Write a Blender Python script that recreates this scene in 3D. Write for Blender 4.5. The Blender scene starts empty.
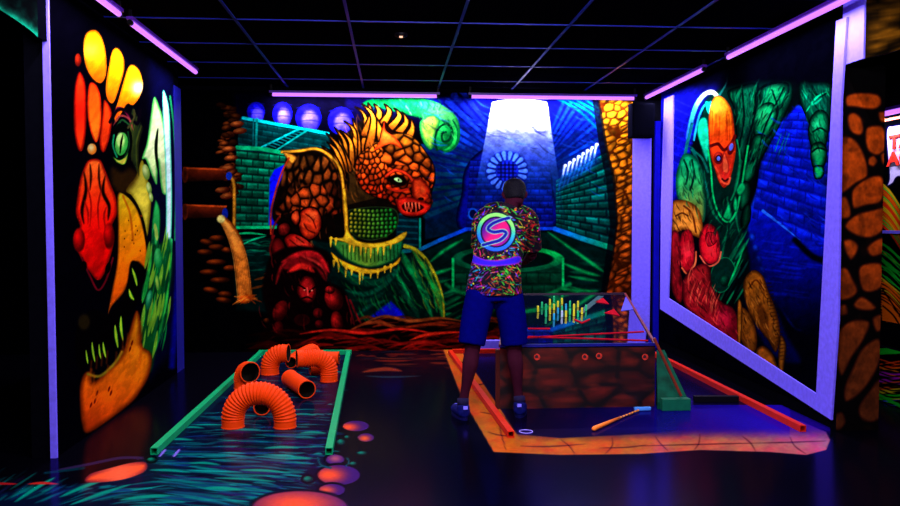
import bpy, bmesh, math, random
import numpy as np
from mathutils import Vector, Matrix

# ------------------------------------------------------------------ camera, world, lights, exposure
SC = bpy.context.scene
COL = SC.collection
R = math.radians
F, CX, CY, CAMZ = 800.0, 450.0, 253.0, 1.45      # focal length in pixels of a 900x506 frame
YAW, PITCH = math.atan(57 / F), math.atan(31 / F)
cam_data = bpy.data.cameras.new('camera')
cam_data.sensor_width = 36.0
cam_data.lens = F / 900 * 36.0
cam = bpy.data.objects.new('camera', cam_data)
COL.objects.link(cam)
cam.location = (0, 0, CAMZ)
cam.rotation_euler = (R(90) - PITCH, 0, -YAW)
SC.camera = cam
world = bpy.data.worlds.new('world')
SC.world = world
world.use_nodes = True
world.node_tree.nodes['Background'].inputs[0].default_value = (0.02, 0.02, 0.06, 1)
world.node_tree.nodes['Background'].inputs[1].default_value = 0.005
SC.view_settings.view_transform = 'Standard'
SC.view_settings.look = 'None'
SC.view_settings.gamma = 1.0
SC.view_settings.use_curve_mapping = False
SC.view_settings.exposure = 0.0
LIGHT_TINT = (0.86, 0.80, 1.0)
# blacklight fittings: name suffix, start, end, aim (unit direction the light faces), watts
TUBES = [
    ((-1.34, 8.90, 2.84), (0.52, 8.90, 2.84), (0, 0.20, -1), 88, 'violet blacklight tube over the horned beast mural', True),
    ((0.84, 8.90, 2.84), (2.74, 8.90, 2.84), (0, 0.20, -1), 88, 'violet blacklight tube over the painted beam of light', True),
    ((-1.85, 5.85, 2.86), (-1.85, 7.78, 2.86), (-0.15, 0, -1), 44, 'violet blacklight tube over the left monster face mural', True),
    ((-1.85, 3.75, 2.86), (-1.85, 5.66, 2.86), (-0.15, 0, -1), 44, 'blacklight tube near the top left corner, nearest the white post', True),
    ((2.87, 7.25, 2.86), (2.87, 8.98, 2.86), (0.15, 0, -1), 42, 'violet blacklight tube beside the black loudspeaker', True),
    ((2.87, 4.85, 2.86), (2.87, 6.76, 2.86), (0.15, 0, -1), 42, 'violet blacklight tube running up to the rocky lintel', True),
    ((3.86, 5.30, 2.30), (3.86, 6.90, 2.30), (0.5, 0, -1), 22, 'blacklight tube in the next room, past the stone pillar', True),
    ((-0.4, 3.6, 2.86), (1.5, 3.6, 2.86), (0, 0.75, -0.66), 135, 'added unseen fill tube above the front of the room', False),  # unseen fill, stands in for lamps behind the camera
    ((-0.4, 0.6, 2.86), (1.5, 0.6, 2.86), (0, 0.85, -0.5), 135, 'added unseen fill tube above the entrance side', False),  # out of view, added to even out the light on the walls
]

# ------------------------------------------------------------------ helpers
_f = np.array([math.sin(YAW) * math.cos(PITCH), math.cos(YAW) * math.cos(PITCH), -math.sin(PITCH)])
_r = np.array([math.cos(YAW), -math.sin(YAW), 0.0])
_u = np.cross(_r, _f)
CAM = np.array([0, 0, CAMZ])
def ray(x, y): return _f * F + _r * (x - CX) - _u * (y - CY)
def on_floor(x, y, z=0.0):
    d = ray(x, y); t = (z - CAMZ) / d[2]; return Vector(CAM + d * t)
def on_x(x, y, X):
    d = ray(x, y); return Vector(CAM + d * (X / d[0]))
def on_y(x, y, Y):
    d = ray(x, y); return Vector(CAM + d * (Y / d[1]))
def chart(P):
    """sketch-sheet coordinates of points of a wall or floor (the murals were sketched on a 900x506 sheet)"""
    P = np.asarray(P, dtype=np.float64) - CAM
    w = P @ _f
    return CX + F * (P @ _r) / w, CY - F * (P @ _u) / w

def lin(c):
    c = np.asarray(c, dtype=np.float64) / 255.0
    return np.where(c <= 0.04045, c / 12.92, ((c + 0.055) / 1.055) ** 2.4)
def L4(c, k=1.0):
    v = lin(c) * k; return (float(v[0]), float(v[1]), float(v[2]), 1.0)

def tag(o, label=None, cat=None, group=None, kind=None):
    if label: o['label'] = label
    if cat: o['category'] = cat
    if group: o['group'] = group
    if kind: o['kind'] = kind
    return o
def empty(name, loc, label, cat, group=None, rz=0):
    o = bpy.data.objects.new(name, None); COL.objects.link(o)
    o.empty_display_size = 0.1
    o.location = loc; o.rotation_euler = (0, 0, rz)
    return tag(o, label, cat, group)
def link_mesh(name, me, m=None, parent=None, smooth=False, label=None):
    o = bpy.data.objects.new(name, me); COL.objects.link(o)
    if m is not None:
        me.materials.clear(); me.materials.append(m)
    if smooth:
        me.polygons.foreach_set('use_smooth', np.ones(len(me.polygons), dtype=bool))
    if parent is not None:
        o.parent = parent
        bpy.context.view_layer.update()
        o.matrix_parent_inverse = parent.matrix_world.inverted()
    if label: o['label'] = label
    return o
def obj(name, bm, m=None, parent=None, smooth=False, label=None):
    me = bpy.data.meshes.new(name)
    bmesh.ops.recalc_face_normals(bm, faces=bm.faces)
    bm.to_mesh(me); bm.free()
    return link_mesh(name, me, m, parent, smooth, label)
def structure(name, bm, m, **k):
    o = obj(name, bm, m, **k); o['kind'] = 'structure'; return o
def box(bm, x0, x1, y0, y1, z0, z1):
    v = [bm.verts.new((x, y, z)) for x in (x0, x1) for y in (y0, y1) for z in (z0, z1)]
    for f in ((0, 1, 3, 2), (4, 6, 7, 5), (0, 4, 5, 1), (2, 3, 7, 6), (0, 2, 6, 4), (1, 5, 7, 3)):
        bm.faces.new([v[i] for i in f])
    return v
def beam(bm, a, b, w, h, up=(0, 0, 1)):
    """solid bar of section w x h from a to b"""
    a, b = Vector(a), Vector(b); d = (b - a).normalized()
    s = d.cross(Vector(up)).normalized(); t = s.cross(d)
    vs = []
    for p in (a, b):
        for i, j in ((-1, -1), (1, -1), (1, 1), (-1, 1)):
            vs.append(bm.verts.new(p + s * i * w / 2 + t * j * h / 2))
    for i in range(4):
        j = (i + 1) % 4; bm.faces.new((vs[i], vs[j], vs[4 + j], vs[4 + i]))
    bm.faces.new(vs[0:4]); bm.faces.new(vs[4:8])
def hollow_beam(bm, a, b, w, t):
    """open-ended square tube of side w and wall t"""
    a, b = Vector(a), Vector(b); d = (b - a).normalized()
    s = d.cross(Vector((0, 0, 1))).normalized(); u = s.cross(d)
    rings = []
    for p, h in ((a, w / 2), (b, w / 2), (b, w / 2 - t), (a, w / 2 - t)):
        rings.append([bm.verts.new(p + s * i * h + u * j * h) for i, j in ((-1, -1), (1, -1), (1, 1), (-1, 1))])
    for k in range(4):
        r0, r1 = rings[k], rings[(k + 1) % 4]
        for i in range(4):
            j = (i + 1) % 4; bm.faces.new((r0[i], r0[j], r1[j], r1[i]))
def prism(bm, pts, off):
    """solid from a closed outline (list of 3-D points) pushed along off"""
    off = Vector(off)
    a = [bm.verts.new(Vector(p)) for p in pts]; b = [bm.verts.new(Vector(p) + off) for p in pts]
    bm.faces.new(a); bm.faces.new(b)
    n = len(a)
    for i in range(n):
        j = (i + 1) % n; bm.faces.new((a[i], a[j], b[j], b[i]))
def sweep(bm, path, radii, seg=24, close=False, ax=None, squash=None, cap=False):
    """tube along path; radii one per point; squash = (sx, sy) per ring optional"""
    path = [Vector(p) for p in path]; rings = []
    n = len(path); prev = None
    for i, p in enumerate(path):
        d = (path[min(i + 1, n - 1)] - path[max(i - 1, 0)])
        d = d.normalized() if d.length > 1e-9 else prev_d
        prev_d = d
        if prev is None:
            ref = Vector(ax) if ax else (Vector((0, 0, 1)) if abs(d.z) < 0.9 else Vector((1, 0, 0)))
            s = (ref - d * ref.dot(d)).normalized()
        else:
            s = (prev - d * prev.dot(d)).normalized()
        prev = s; t = d.cross(s)
        sx, sy = squash[i] if squash else (1, 1)
        rings.append([bm.verts.new(p + s * math.cos(2 * math.pi * k / seg) * radii[i] * sx + t * math.sin(2 * math.pi * k / seg) * radii[i] * sy) for k in range(seg)])
    for a, b in zip(rings[:-1], rings[1:]):
        for k in range(seg):
            j = (k + 1) % seg; bm.faces.new((a[k], a[j], b[j], b[k]))
    if cap:
        bm.faces.new(list(reversed(rings[0]))); bm.faces.new(rings[-1])
    return rings
def disc(bm, c, n, r, h, seg=24):
    """short cylinder centred at c with axis n"""
    n = Vector(n).normalized(); c = Vector(c)
    sweep(bm, [c - n * h / 2, c + n * h / 2], [r, r], seg, cap=True)
def bevel(bm, w, seg=2):
    bmesh.ops.bevel(bm, geom=list(bm.edges), offset=w, segments=seg, affect='EDGES', profile=0.6)

# ------------------------------------------------------------------ materials
def mat(name, c, rough=0.5, spec=0.5, vary=0.12, scale=20.0, metal=0.0, coat=0.0, bump=0.0, k=1.0):
    m = bpy.data.materials.new(name); m.use_nodes = True
    nt = m.node_tree; N = nt.nodes; b = N['Principled BSDF']
    tc = N.new('ShaderNodeTexCoord'); no = N.new('ShaderNodeTexNoise'); no.inputs['Scale'].default_value = scale
    no.inputs['Detail'].default_value = 4
    nt.links.new(tc.outputs['Object'], no.inputs['Vector'])
    rp = N.new('ShaderNodeValToRGB'); l = lin(c) * k
    rp.color_ramp.elements[0].position = 0.3; rp.color_ramp.elements[1].position = 0.7
    rp.color_ramp.elements[0].color = (*[float(v * (1 - vary)) for v in l], 1)
    rp.color_ramp.elements[1].color = (*[float(min(1, v * (1 + vary))) for v in l], 1)
    nt.links.new(no.outputs['Fac'], rp.inputs[0]); nt.links.new(rp.outputs[0], b.inputs['Base Color'])
    b.inputs['Roughness'].default_value = rough; b.inputs['Specular IOR Level'].default_value = spec
    b.inputs['Metallic'].default_value = metal; b.inputs['Coat Weight'].default_value = coat
    if bump:
        bp = N.new('ShaderNodeBump'); bp.inputs['Strength'].default_value = bump; bp.inputs['Distance'].default_value = 0.01
        nt.links.new(no.outputs['Fac'], bp.inputs['Height']); nt.links.new(bp.outputs[0], b.inputs['Normal'])
    return m
def paint_mat(name, rough=0.6, spec=0.3, scale=60.0, rvar=0.0):
    """painted surface: pigment per point of the wall, fine procedural mottling on top"""
    m = bpy.data.materials.new(name); m.use_nodes = True
    nt = m.node_tree; N = nt.nodes; b = N['Principled BSDF']
    at = N.new('ShaderNodeVertexColor'); at.layer_name = 'Pigment'
    tc = N.new('ShaderNodeTexCoord'); no = N.new('ShaderNodeTexNoise'); no.inputs['Scale'].default_value = scale
    no.inputs['Detail'].default_value = 3
    nt.links.new(tc.outputs['Object'], no.inputs['Vector'])
    mr = N.new('ShaderNodeMapRange'); mr.inputs['From Min'].default_value = 0.3; mr.inputs['From Max'].default_value = 0.7
    mr.inputs['To Min'].default_value = 0.82; mr.inputs['To Max'].default_value = 1.0
    mx = N.new('ShaderNodeVectorMath'); mx.operation = 'SCALE'
    nt.links.new(no.outputs['Fac'], mr.inputs['Value']); nt.links.new(at.outputs['Color'], mx.inputs[0])
    nt.links.new(mr.outputs[0], mx.inputs['Scale']); nt.links.new(mx.outputs[0], b.inputs['Base Color'])
    b.inputs['Roughness'].default_value = rough; b.inputs['Specular IOR Level'].default_value = spec
    if rvar:
        m2 = N.new('ShaderNodeMapRange'); n2 = N.new('ShaderNodeTexNoise'); n2.inputs['Scale'].default_value = 3
        nt.links.new(tc.outputs['Object'], n2.inputs['Vector'])
        m2.inputs['To Min'].default_value = rough - rvar; m2.inputs['To Max'].default_value = rough + rvar
        nt.links.new(n2.outputs['Fac'], m2.inputs['Value']); nt.links.new(m2.outputs[0], b.inputs['Roughness'])
    return m
def lacquer(m, tint=(0.42, 0.30, 1.0), rough=0.17, strength=0.62, ior=1.34):
    """violet-blue tinted lacquer coat over the pigment"""
    nt = m.node_tree; N = nt.nodes; b = N['Principled BSDF']; b.inputs['Specular IOR Level'].default_value = 0.0
    g = N.new('ShaderNodeBsdfGlossy'); g.inputs['Color'].default_value = (*tint, 1); g.inputs['Roughness'].default_value = rough
    f = N.new('ShaderNodeFresnel'); f.inputs['IOR'].default_value = ior
    k = N.new('ShaderNodeMath'); k.operation = 'MULTIPLY'; k.inputs[1].default_value = strength
    mx = N.new('ShaderNodeMixShader'); out = N['Material Output']
    nt.links.new(f.outputs[0], k.inputs[0]); nt.links.new(k.outputs[0], mx.inputs[0])
    nt.links.new(b.outputs[0], mx.inputs[1]); nt.links.new(g.outputs[0], mx.inputs[2]); nt.links.new(mx.outputs[0], out.inputs['Surface'])
    return m
def emit_mat(name, c, s):
    m = bpy.data.materials.new(name); m.use_nodes = True
    nt = m.node_tree; b = nt.nodes['Principled BSDF']
    b.inputs['Base Color'].default_value = (0.02, 0.01, 0.04, 1)
    b.inputs['Emission Color'].default_value = L4(c); b.inputs['Emission Strength'].default_value = s
    b.inputs['Roughness'].default_value = 0.3
    return m

# ------------------------------------------------------------------ mural painter (pigment per mesh point)
def smooth01(t):
    t = np.clip(t, 0, 1); return t * t * (3 - 2 * t)
def spline(P, closed=False, n=8):
    P = [np.array(p, float) for p in P]; m = len(P)
    if m < 3: return np.array(P)
    out = []
    rng = range(m) if closed else range(m - 1)
    for i in rng:
        if closed: a, b, c, d = P[(i - 1) % m], P[i], P[(i + 1) % m], P[(i + 2) % m]
        else: a, b, c, d = P[max(i - 1, 0)], P[i], P[i + 1], P[min(i + 2, m - 1)]
        for k in range(n):
            t = k / n
            out.append(0.5 * ((2 * b) + (c - a) * t + (2 * a - 5 * b + 4 * c - d) * t * t + (3 * b - a - 3 * c + d) * t ** 3))
    if not closed: out.append(P[-1])
    return np.array(out)
def vnoise(x, y, seed=0):
    xi, yi = np.floor(x), np.floor(y); fx, fy = x - xi, y - yi
    fx, fy = fx * fx * (3 - 2 * fx), fy * fy * (3 - 2 * fy)
    def h(a, b):
        v = np.sin(a * 127.1 + b * 311.7 + seed * 74.7) * 43758.5453; return v - np.floor(v)
    return (h(xi, yi) * (1 - fx) + h(xi + 1, yi) * fx) * (1 - fy) + (h(xi, yi + 1) * (1 - fx) + h(xi + 1, yi + 1) * fx) * fy
def fbm(x, y, seed=0):
    return 0.5 * vnoise(x, y, seed) + 0.3 * vnoise(x * 2.1, y * 2.1, seed + 1) + 0.2 * vnoise(x * 4.3, y * 4.3, seed + 2)

class Painter:
    def __init__(s, X, Y, base=(4, 4, 10)):
        s.X, s.Y = np.asarray(X), np.asarray(Y)
        s.C = np.tile(np.array(base, float), (len(s.X), 1))
        s.mask = None
        s.rng = random.Random(7)
    def near(s, x0, y0, x1, y1):
        m = (s.X > x0) & (s.X < x1) & (s.Y > y0) & (s.Y < y1)
        if s.mask is not None: m &= s.mask
        return np.nonzero(m)[0]
    def put(s, i, a, c, mode='mix'):
        c = np.asarray(c, float)
        if c.ndim == 1: c = np.tile(c, (len(i), 1))
        a = a[:, None]
        if mode == 'mix': s.C[i] = s.C[i] * (1 - a) + c * a
        elif mode == 'add': s.C[i] = np.minimum(255, s.C[i] + c * a)
        elif mode == 'mul': s.C[i] = s.C[i] * (1 - a + c / 255.0 * a)
    def color(s, c, i):
        if callable(c): return c(s.X[i], s.Y[i])
        return np.array(c, float)
    def sdf(s, P, i):
        x, y = s.X[i], s.Y[i]; d2 = np.full(len(i), 1e18); ins = np.zeros(len(i), bool)
        n = len(P)
        for k in range(n):
            ax, ay = P[k]; bx, by = P[(k + 1) % n]
            ex, ey = bx - ax, by - ay; l = ex * ex + ey * ey + 1e-12
            t = np.clip(((x - ax) * ex + (y - ay) * ey) / l, 0, 1)
            d2 = np.minimum(d2, (x - ax - t * ex) ** 2 + (y - ay - t * ey) ** 2)
            if ay != by:
                c = ((ay > y) != (by > y)) & (x < ex * (y - ay) / ey + ax); ins ^= c
        d = np.sqrt(d2); return np.where(ins, d, -d)
    def poly(s, P, c, soft=0.7, a=1.0, edge=None, ew=4.0, hi=None, curve=True, mode='mix', line=None, lw=0.9):
        P = spline(P, True, 6) if curve else np.array(P, float)
        m = soft + lw + 1
        i = s.near(P[:, 0].min() - m, P[:, 1].min() - m, P[:, 0].max() + m, P[:, 1].max() + m)
        if not len(i): return
        d = s.sdf(P, i)
        col = s.color(c, i)
        if col.ndim == 1: col = np.tile(col, (len(i), 1))
        if edge is not None:
            t = smooth01(d / ew)[:, None]; col = np.array(edge, float) * (1 - t) + col * t
        if hi is not None:
            hx, hy, hr, hc = hi
            t = np.exp(-((s.X[i] - hx) ** 2 + (s.Y[i] - hy) ** 2) / (hr * hr))[:, None]
            col = col * (1 - t) + np.array(hc, float) * t
        s.put(i, smooth01((d + soft) / (2 * soft)) * a, col, mode)
        if line is not None: s.put(i, smooth01((lw + 0.4 - np.abs(d)) / 0.8), line)
    def stroke(s, P, w0, c, w1=None, soft=0.6, a=1.0, curve=True, leaf=False, edge=None, mode='mix'):
        P = spline(P, False, 6) if curve else np.array(P, float)
        if w1 is None: w1 = w0
        w = max(w0, w1) + soft + 1
        i = s.near(P[:, 0].min() - w, P[:, 1].min() - w, P[:, 0].max() + w, P[:, 1].max() + w)
        if not len(i): return
        x, y = s.X[i], s.Y[i]; best = np.full(len(i), 1e9); bw = np.full(len(i), 1.0)
        n = len(P) - 1
        for k in range(n):
            ax, ay = P[k]; bx, by = P[k + 1]; ex, ey = bx - ax, by - ay
            t = np.clip(((x - ax) * ex + (y - ay) * ey) / (ex * ex + ey * ey + 1e-12), 0, 1)
            d = np.sqrt((x - ax - t * ex) ** 2 + (y - ay - t * ey) ** 2)
            g = (k + t) / n
            ww = (w0 + (w1 - w0) * g)
            if leaf: ww = w0 * np.sin(np.pi * np.clip(g * 0.96 + 0.02, 0, 1)) ** 0.8
            v = d - ww; u = v < best
            best = np.where(u, v, best); bw = np.where(u, ww, bw)
        col = s.color(c, i)
        if edge is not None:
            t = smooth01(-best / (bw * 0.8 + 1e-6))[:, None]; col = np.array(edge, float) * (1 - t) + col * t
        s.put(i, smooth01((soft - best) / (2 * soft)) * a, col, mode)
    def blob(s, x, y, rx, ry, c, rot=0, edge=None, soft=0.25, a=1.0, hi=None, mode='mix', ew=0.9):
        r = max(rx, ry) * (1 + soft) + 1
        i = s.near(x - r, y - r, x + r, y + r)
        if not len(i): return
        dx, dy = s.X[i] - x, s.Y[i] - y; q = math.radians(rot)
        u = (dx * math.cos(q) + dy * math.sin(q)) / rx; v = (-dx * math.sin(q) + dy * math.cos(q)) / ry
        d = np.sqrt(u * u + v * v)
        col = s.color(c, i)
        if col.ndim == 1: col = np.tile(col, (len(i), 1))
        if edge is not None:
            lx, ly = (hi if hi else (-0.25, -0.3))
            t = smooth01((np.sqrt((u - lx) ** 2 + (v - ly) ** 2)) / (ew + 0.35))[:, None]
            col = col * (1 - t) + np.array(edge, float) * t
        s.put(i, smooth01((1 + soft / 2 - d) / soft) * a, col, mode)
    def cells(s, P, sp, c, gapc=(12, 4, 3), gap=0.9, ar=1.0, rot=0, curve=True, jit=0.38, dark=0.45, seed=3, soft=0.8, a=1.0, shade=0.75):
        """scale or stone pattern inside an outline"""
        P = spline(P, True, 6) if curve else np.array(P, float)
        i = s.near(P[:, 0].min() - 1, P[:, 1].min() - 1, P[:, 0].max() + 1, P[:, 1].max() + 1)
        if not len(i): return
        d = s.sdf(P, i); k = d > -soft; i = i[k]; d = d[k]
        if not len(i): return
        q = math.radians(rot)
        def tr(x, y): return (x * math.cos(q) + y * math.sin(q)) / ar, -x * math.sin(q) + y * math.cos(q)
        u, v = tr(s.X[i], s.Y[i]); rg = random.Random(seed); S = []
        u0, u1, v0, v1 = u.min() - sp, u.max() + sp, v.min() - sp, v.max() + sp
        yy = v0; row = 0
        while yy < v1:
            xx = u0 + (row % 2) * sp / 2
            while xx < u1:
                S.append((xx + rg.uniform(-jit, jit) * sp, yy + rg.uniform(-jit, jit) * sp, rg.uniform(1 - dark, 1))); xx += sp
            yy += sp * 0.87; row += 1
        f1 = np.full(len(i), 1e9); f2 = f1.copy(); tone = np.ones(len(i)); du = np.zeros(len(i)); dv = du.copy()
        for sx, sy, tn in S:
            dd = np.hypot(u - sx, v - sy)
            b = dd < f1
            f2 = np.where(b, f1, np.minimum(f2, dd)); f1 = np.where(b, dd, f1)
            tone = np.where(b, tn, tone); du = np.where(b, u - sx, du); dv = np.where(b, v - sy, dv)
        e = smooth01((f2 - f1) / (2 * gap) - 0.15)
        e = e * smooth01((0.74 * sp - f1) / (0.12 * sp) + 0.3)
        rim = smooth01((f2 - f1) / (sp * 0.8))
        lit = 1 - shade + shade * np.clip(0.95 * rim + 0.25 - 0.75 * (du * 0.5 + dv * 0.8) / sp, 0, 1.15)
        col = s.color(c, i)
        if col.ndim == 1: col = np.tile(col, (len(i), 1))
        col = np.clip(col * (tone * lit)[:, None], 0, 255)
        col = np.array(gapc, float) * (1 - e[:, None]) + col * e[:, None]
        s.put(i, smooth01((d + soft) / (2 * soft)) * a, col)
    def bricks(s, Q, nx, ny, c, gapc=(2, 8, 10), g=0.1, a=1.0, seed=1, lit=0.5, soft=0.05):
        """brick courses inside a quadrilateral given by its corners tl, tr, br, bl"""
        Q = np.array(Q, float)
        i = s.near(Q[:, 0].min(), Q[:, 1].min(), Q[:, 0].max(), Q[:, 1].max())
        if not len(i): return
        A = []; B = []
        for (x, y), (u, v) in zip(Q, ((0, 0), (1, 0), (1, 1), (0, 1))):
            A.append([x, y, 1, 0, 0, 0, -u * x, -u * y]); B.append(u)
            A.append([0, 0, 0, x, y, 1, -v * x, -v * y]); B.append(v)
        h = np.linalg.solve(np.array(A), np.array(B))
        x, y = s.X[i], s.Y[i]; w = h[6] * x + h[7] * y + 1
        u = (h[0] * x + h[1] * y + h[2]) / w; v = (h[3] * x + h[4] * y + h[5]) / w
        k = (u > 0) & (u < 1) & (v > 0) & (v < 1); i, u, v = i[k], u[k], v[k]
        vy = v * ny; r = np.floor(vy); ux = u * nx + (r % 2) * 0.5; q = np.floor(ux)
        fu, fv = ux - q, vy - r
        e = np.minimum(np.minimum(fu, 1 - fu) * 2.6, np.minimum(fv, 1 - fv))
        m = 0.25 + 0.75 * smooth01((e - g * 0.2) / (g * 1.6))
        hsh = np.sin(q * 12.9898 + r * 78.233 + seed) * 43758.5453; hsh = hsh - np.floor(hsh)
        t = 0.8 * (1 - lit) + lit * (0.6 * hsh + 1.1 * np.exp(-((fv - 0.22) / 0.22) ** 2) * (0.5 + 0.5 * hsh) + 0.15 * (1 - fu))
        col = s.color(c, i)
        if col.ndim == 1: col = np.tile(col, (len(i), 1))
        col = np.array(gapc, float) * (1 - m[:, None]) + np.clip(col * t[:, None], 0, 255) * m[:, None]
        s.put(i, np.full(len(i), a), col)
    def hatch(s, P, n, ang, cols, l=(3, 9), w=(0.3, 0.8), a=0.6, bend=0.8, seed=1):
        """short brush strokes kept inside an outline"""
        P = spline(P, True, 5); rg = random.Random(seed); x0, y0 = P.min(0); x1, y1 = P.max(0); k = 0; tries = 0
        def inside(x, y):
            c = False
            for j in range(len(P)):
                ax, ay = P[j]; bx, by = P[(j + 1) % len(P)]
                if (ay > y) != (by > y) and x < (bx - ax) * (y - ay) / (by - ay) + ax: c = not c
            return c
        while k < n and tries < n * 8:
            tries += 1; x, y = rg.uniform(x0, x1), rg.uniform(y0, y1)
            q = math.radians(ang + rg.uniform(-18, 18)); L = rg.uniform(*l) / 2; dx, dy = math.cos(q) * L, math.sin(q) * L
            if inside(x - dx, y - dy) and inside(x + dx, y + dy):
                k += 1; s.stroke([(x - dx, y - dy), (x - dy * 0.2 * bend, y + dx * 0.2 * bend), (x + dx, y + dy)], rg.uniform(*w), rg.choice(cols), leaf=True, soft=0.6, a=a * rg.uniform(0.5, 1))
    def airbrush(s, amount=0.45, sx=5.0, sy=2.2):
        """uneven spray of the pigment: soft mottling and fine dry strokes"""
        u, v = 0.83 * s.X + 0.56 * s.Y, -0.56 * s.X + 0.83 * s.Y
        n = 0.65 * fbm(u / (sx * 2.4), v / (sy * 2.4), 41) + 0.35 * fbm(u / 3.2 + v / 9, v / 6.0 - u / 11, 57)
        s.C *= (1 - amount * 0.75 + amount * 1.5 * smooth01((n - 0.25) / 0.5))[:, None]
        s.C = np.clip(s.C, 0, 255)
    def finish(s, me, k=0.9):
        a = me.color_attributes.new('Pigment', 'FLOAT_COLOR', 'POINT')
        v = np.ones((len(s.X), 4), dtype=np.float32); v[:, :3] = lin(np.clip(s.C, 0, 255)) ** 1.18 * k
        a.data.foreach_set('color', v.ravel())
def grad(x0, y0, x1, y1, *cs):
    cs = [np.array(c, float) for c in cs]; n = len(cs) - 1
    L = (x1 - x0) ** 2 + (y1 - y0) ** 2
    def f(x, y):
        t = np.clip(((x - x0) * (x1 - x0) + (y - y0) * (y1 - y0)) / L, 0, 1) * n
        k = np.minimum(t.astype(int), n - 1); fr = (t - k)[:, None]; A = np.array(cs)
        return A[k] * (1 - fr) + A[k + 1] * fr
    return f
def grid(name, o, u, v, nu, nv):
    """fine flat sheet of (nu+1)x(nv+1) points: o + s*u + t*v"""
    o, u, v = np.array(o, float), np.array(u, float), np.array(v, float)
    S, T = np.meshgrid(np.linspace(0, 1, nu + 1), np.linspace(0, 1, nv + 1))
    P = o + S.reshape(-1, 1) * u + T.reshape(-1, 1) * v
    me = bpy.data.meshes.new(name)
    me.vertices.add(len(P)); me.vertices.foreach_set('co', P.astype(np.float32).ravel())
    a = (np.arange(nv)[:, None] * (nu + 1) + np.arange(nu)[None]).ravel()
    q = np.stack([a, a + 1, a + nu + 2, a + nu + 1], 1).astype(np.int32)
    me.loops.add(q.size); me.loops.foreach_set('vertex_index', q.ravel())
    me.polygons.add(len(q)); me.polygons.foreach_set('loop_start', (np.arange(len(q)) * 4).astype(np.int32))
    me.update(calc_edges=True)
    return me, P

# ------------------------------------------------------------------ the rest of the lights: see TUBES at the top
XL, XR, YB, ZC = -2.10, 3.07, 9.05, 2.95
BLACK = mat('black wall paint', (4, 4, 9), 0.9, 0.0)
VIOLET = mat('fluorescent white paint', (120, 102, 255), 0.8, 0.0, vary=0.10, scale=30, k=0.9)
M_TUBE = emit_mat('lit violet glass', (190, 110, 255), 1.7)
M_FIT = mat('fitting in violet lamp light', (70, 20, 150), 0.4, 0.4)  # violet light of the lamp put into the channel's colour
M_CAP = mat('dark plastic cap', (5, 4, 10), 0.5, 0.08)

# ------------------------------------------------------------------ floor
fx0, fx1, fy0, fy1 = -3.4, 4.6, 3.3, 9.05
me, P = grid('floor', (fx0, fy0, 0), (fx1 - fx0, 0, 0), (0, fy1 - fy0, 0), 900, 1000)
X, Y = chart(P)
p = Painter(X, Y, (5, 5, 12))
rg = random.Random(11)
TEAL = (0, 150, 140); OR = (255, 95, 45)
# painted water inside the green rails
water = [(262, 352), (350, 352), (326, 458), (345, 506), (345, 560), (-80, 560), (-80, 500), (60, 486), (85, 484), (150, 456)]
p.poly(water, (4, 22, 48), soft=3, curve=False)
def inwater(x, y):
    if y < 456:
        xl = 150 + (456 - y) * 1.06; xr = 328 + (456 - y) * 0.21
    else:
        xl = -60; xr = 330 - (y - 456) * 0.9
        if y < 486 and x < 150: return False
    return xl + 3 < x < xr - 3
for k in range(1900):
    y = 352 + 154 * rg.random() ** 0.9
    x = rg.uniform(-40, 345)
    s = 0.35 + (y - 352) / 120
    if not inwater(x, y): continue
    l = rg.uniform(14, 50) * s
    sl = rg.uniform(-0.05, 0.05)
    if y > 448: sl += (max(0, (150 - x) / 150) * 0.75 - 0.10) * min(1, (y - 448) / 30)
    sl = max(-0.25, min(sl, 0.9))
    x2, y2 = x + l, y - l * sl
    if not inwater(x2, y2): x2, y2 = x + l * 0.4, y - l * 0.4 * sl
    c = rg.choice([(0, 140, 130), (0, 110, 115), (0, 170, 150), (14, 60, 120), (50, 20, 84), (0, 6, 22), (0, 120, 115)])
    p.stroke([(x, y), ((x + x2) / 2, (y + y2) / 2 + rg.uniform(-1, 1) * s), (x2, y2)], rg.uniform(0.3, 0.9) * s, c, leaf=True, a=rg.uniform(0.25, 0.85) * (0.6 if x < 90 else 1))
for x, y, l, w in ((150, 470, 40, 2.2), (60, 497, 50, 3), (190, 463, 30, 2), (265, 448, 34, 2), (285, 459, 26, 1.8), (240, 470, 50, 2.3), (205, 488, 36, 3), (300, 433, 26, 1.8), (215, 478, 60, 1.8), (120, 500, 50, 3), (15, 502, 40, 3), (165, 440, 28, 1.8), (180, 428, 24, 1.6), (70, 505, 60, 2.4), (290, 415, 26, 1.4)):
    sl = 0.0 if y < 460 else max(0, (150 - x) / 150) * 0.75 - 0.06
    p.stroke([(x, y), (x + l / 2, y - l * sl / 2 - 1), (x + l, y - l * sl)], w * 0.6, (0, 150, 125), leaf=True, soft=1.0)
for cx_, cy_ in ((162, 453), (176, 453)):
    p.stroke([(cx_ - 2, cy_ + 3), (cx_ + 3, cy_ - 3)], 0.9, (150, 120, 230))
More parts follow.
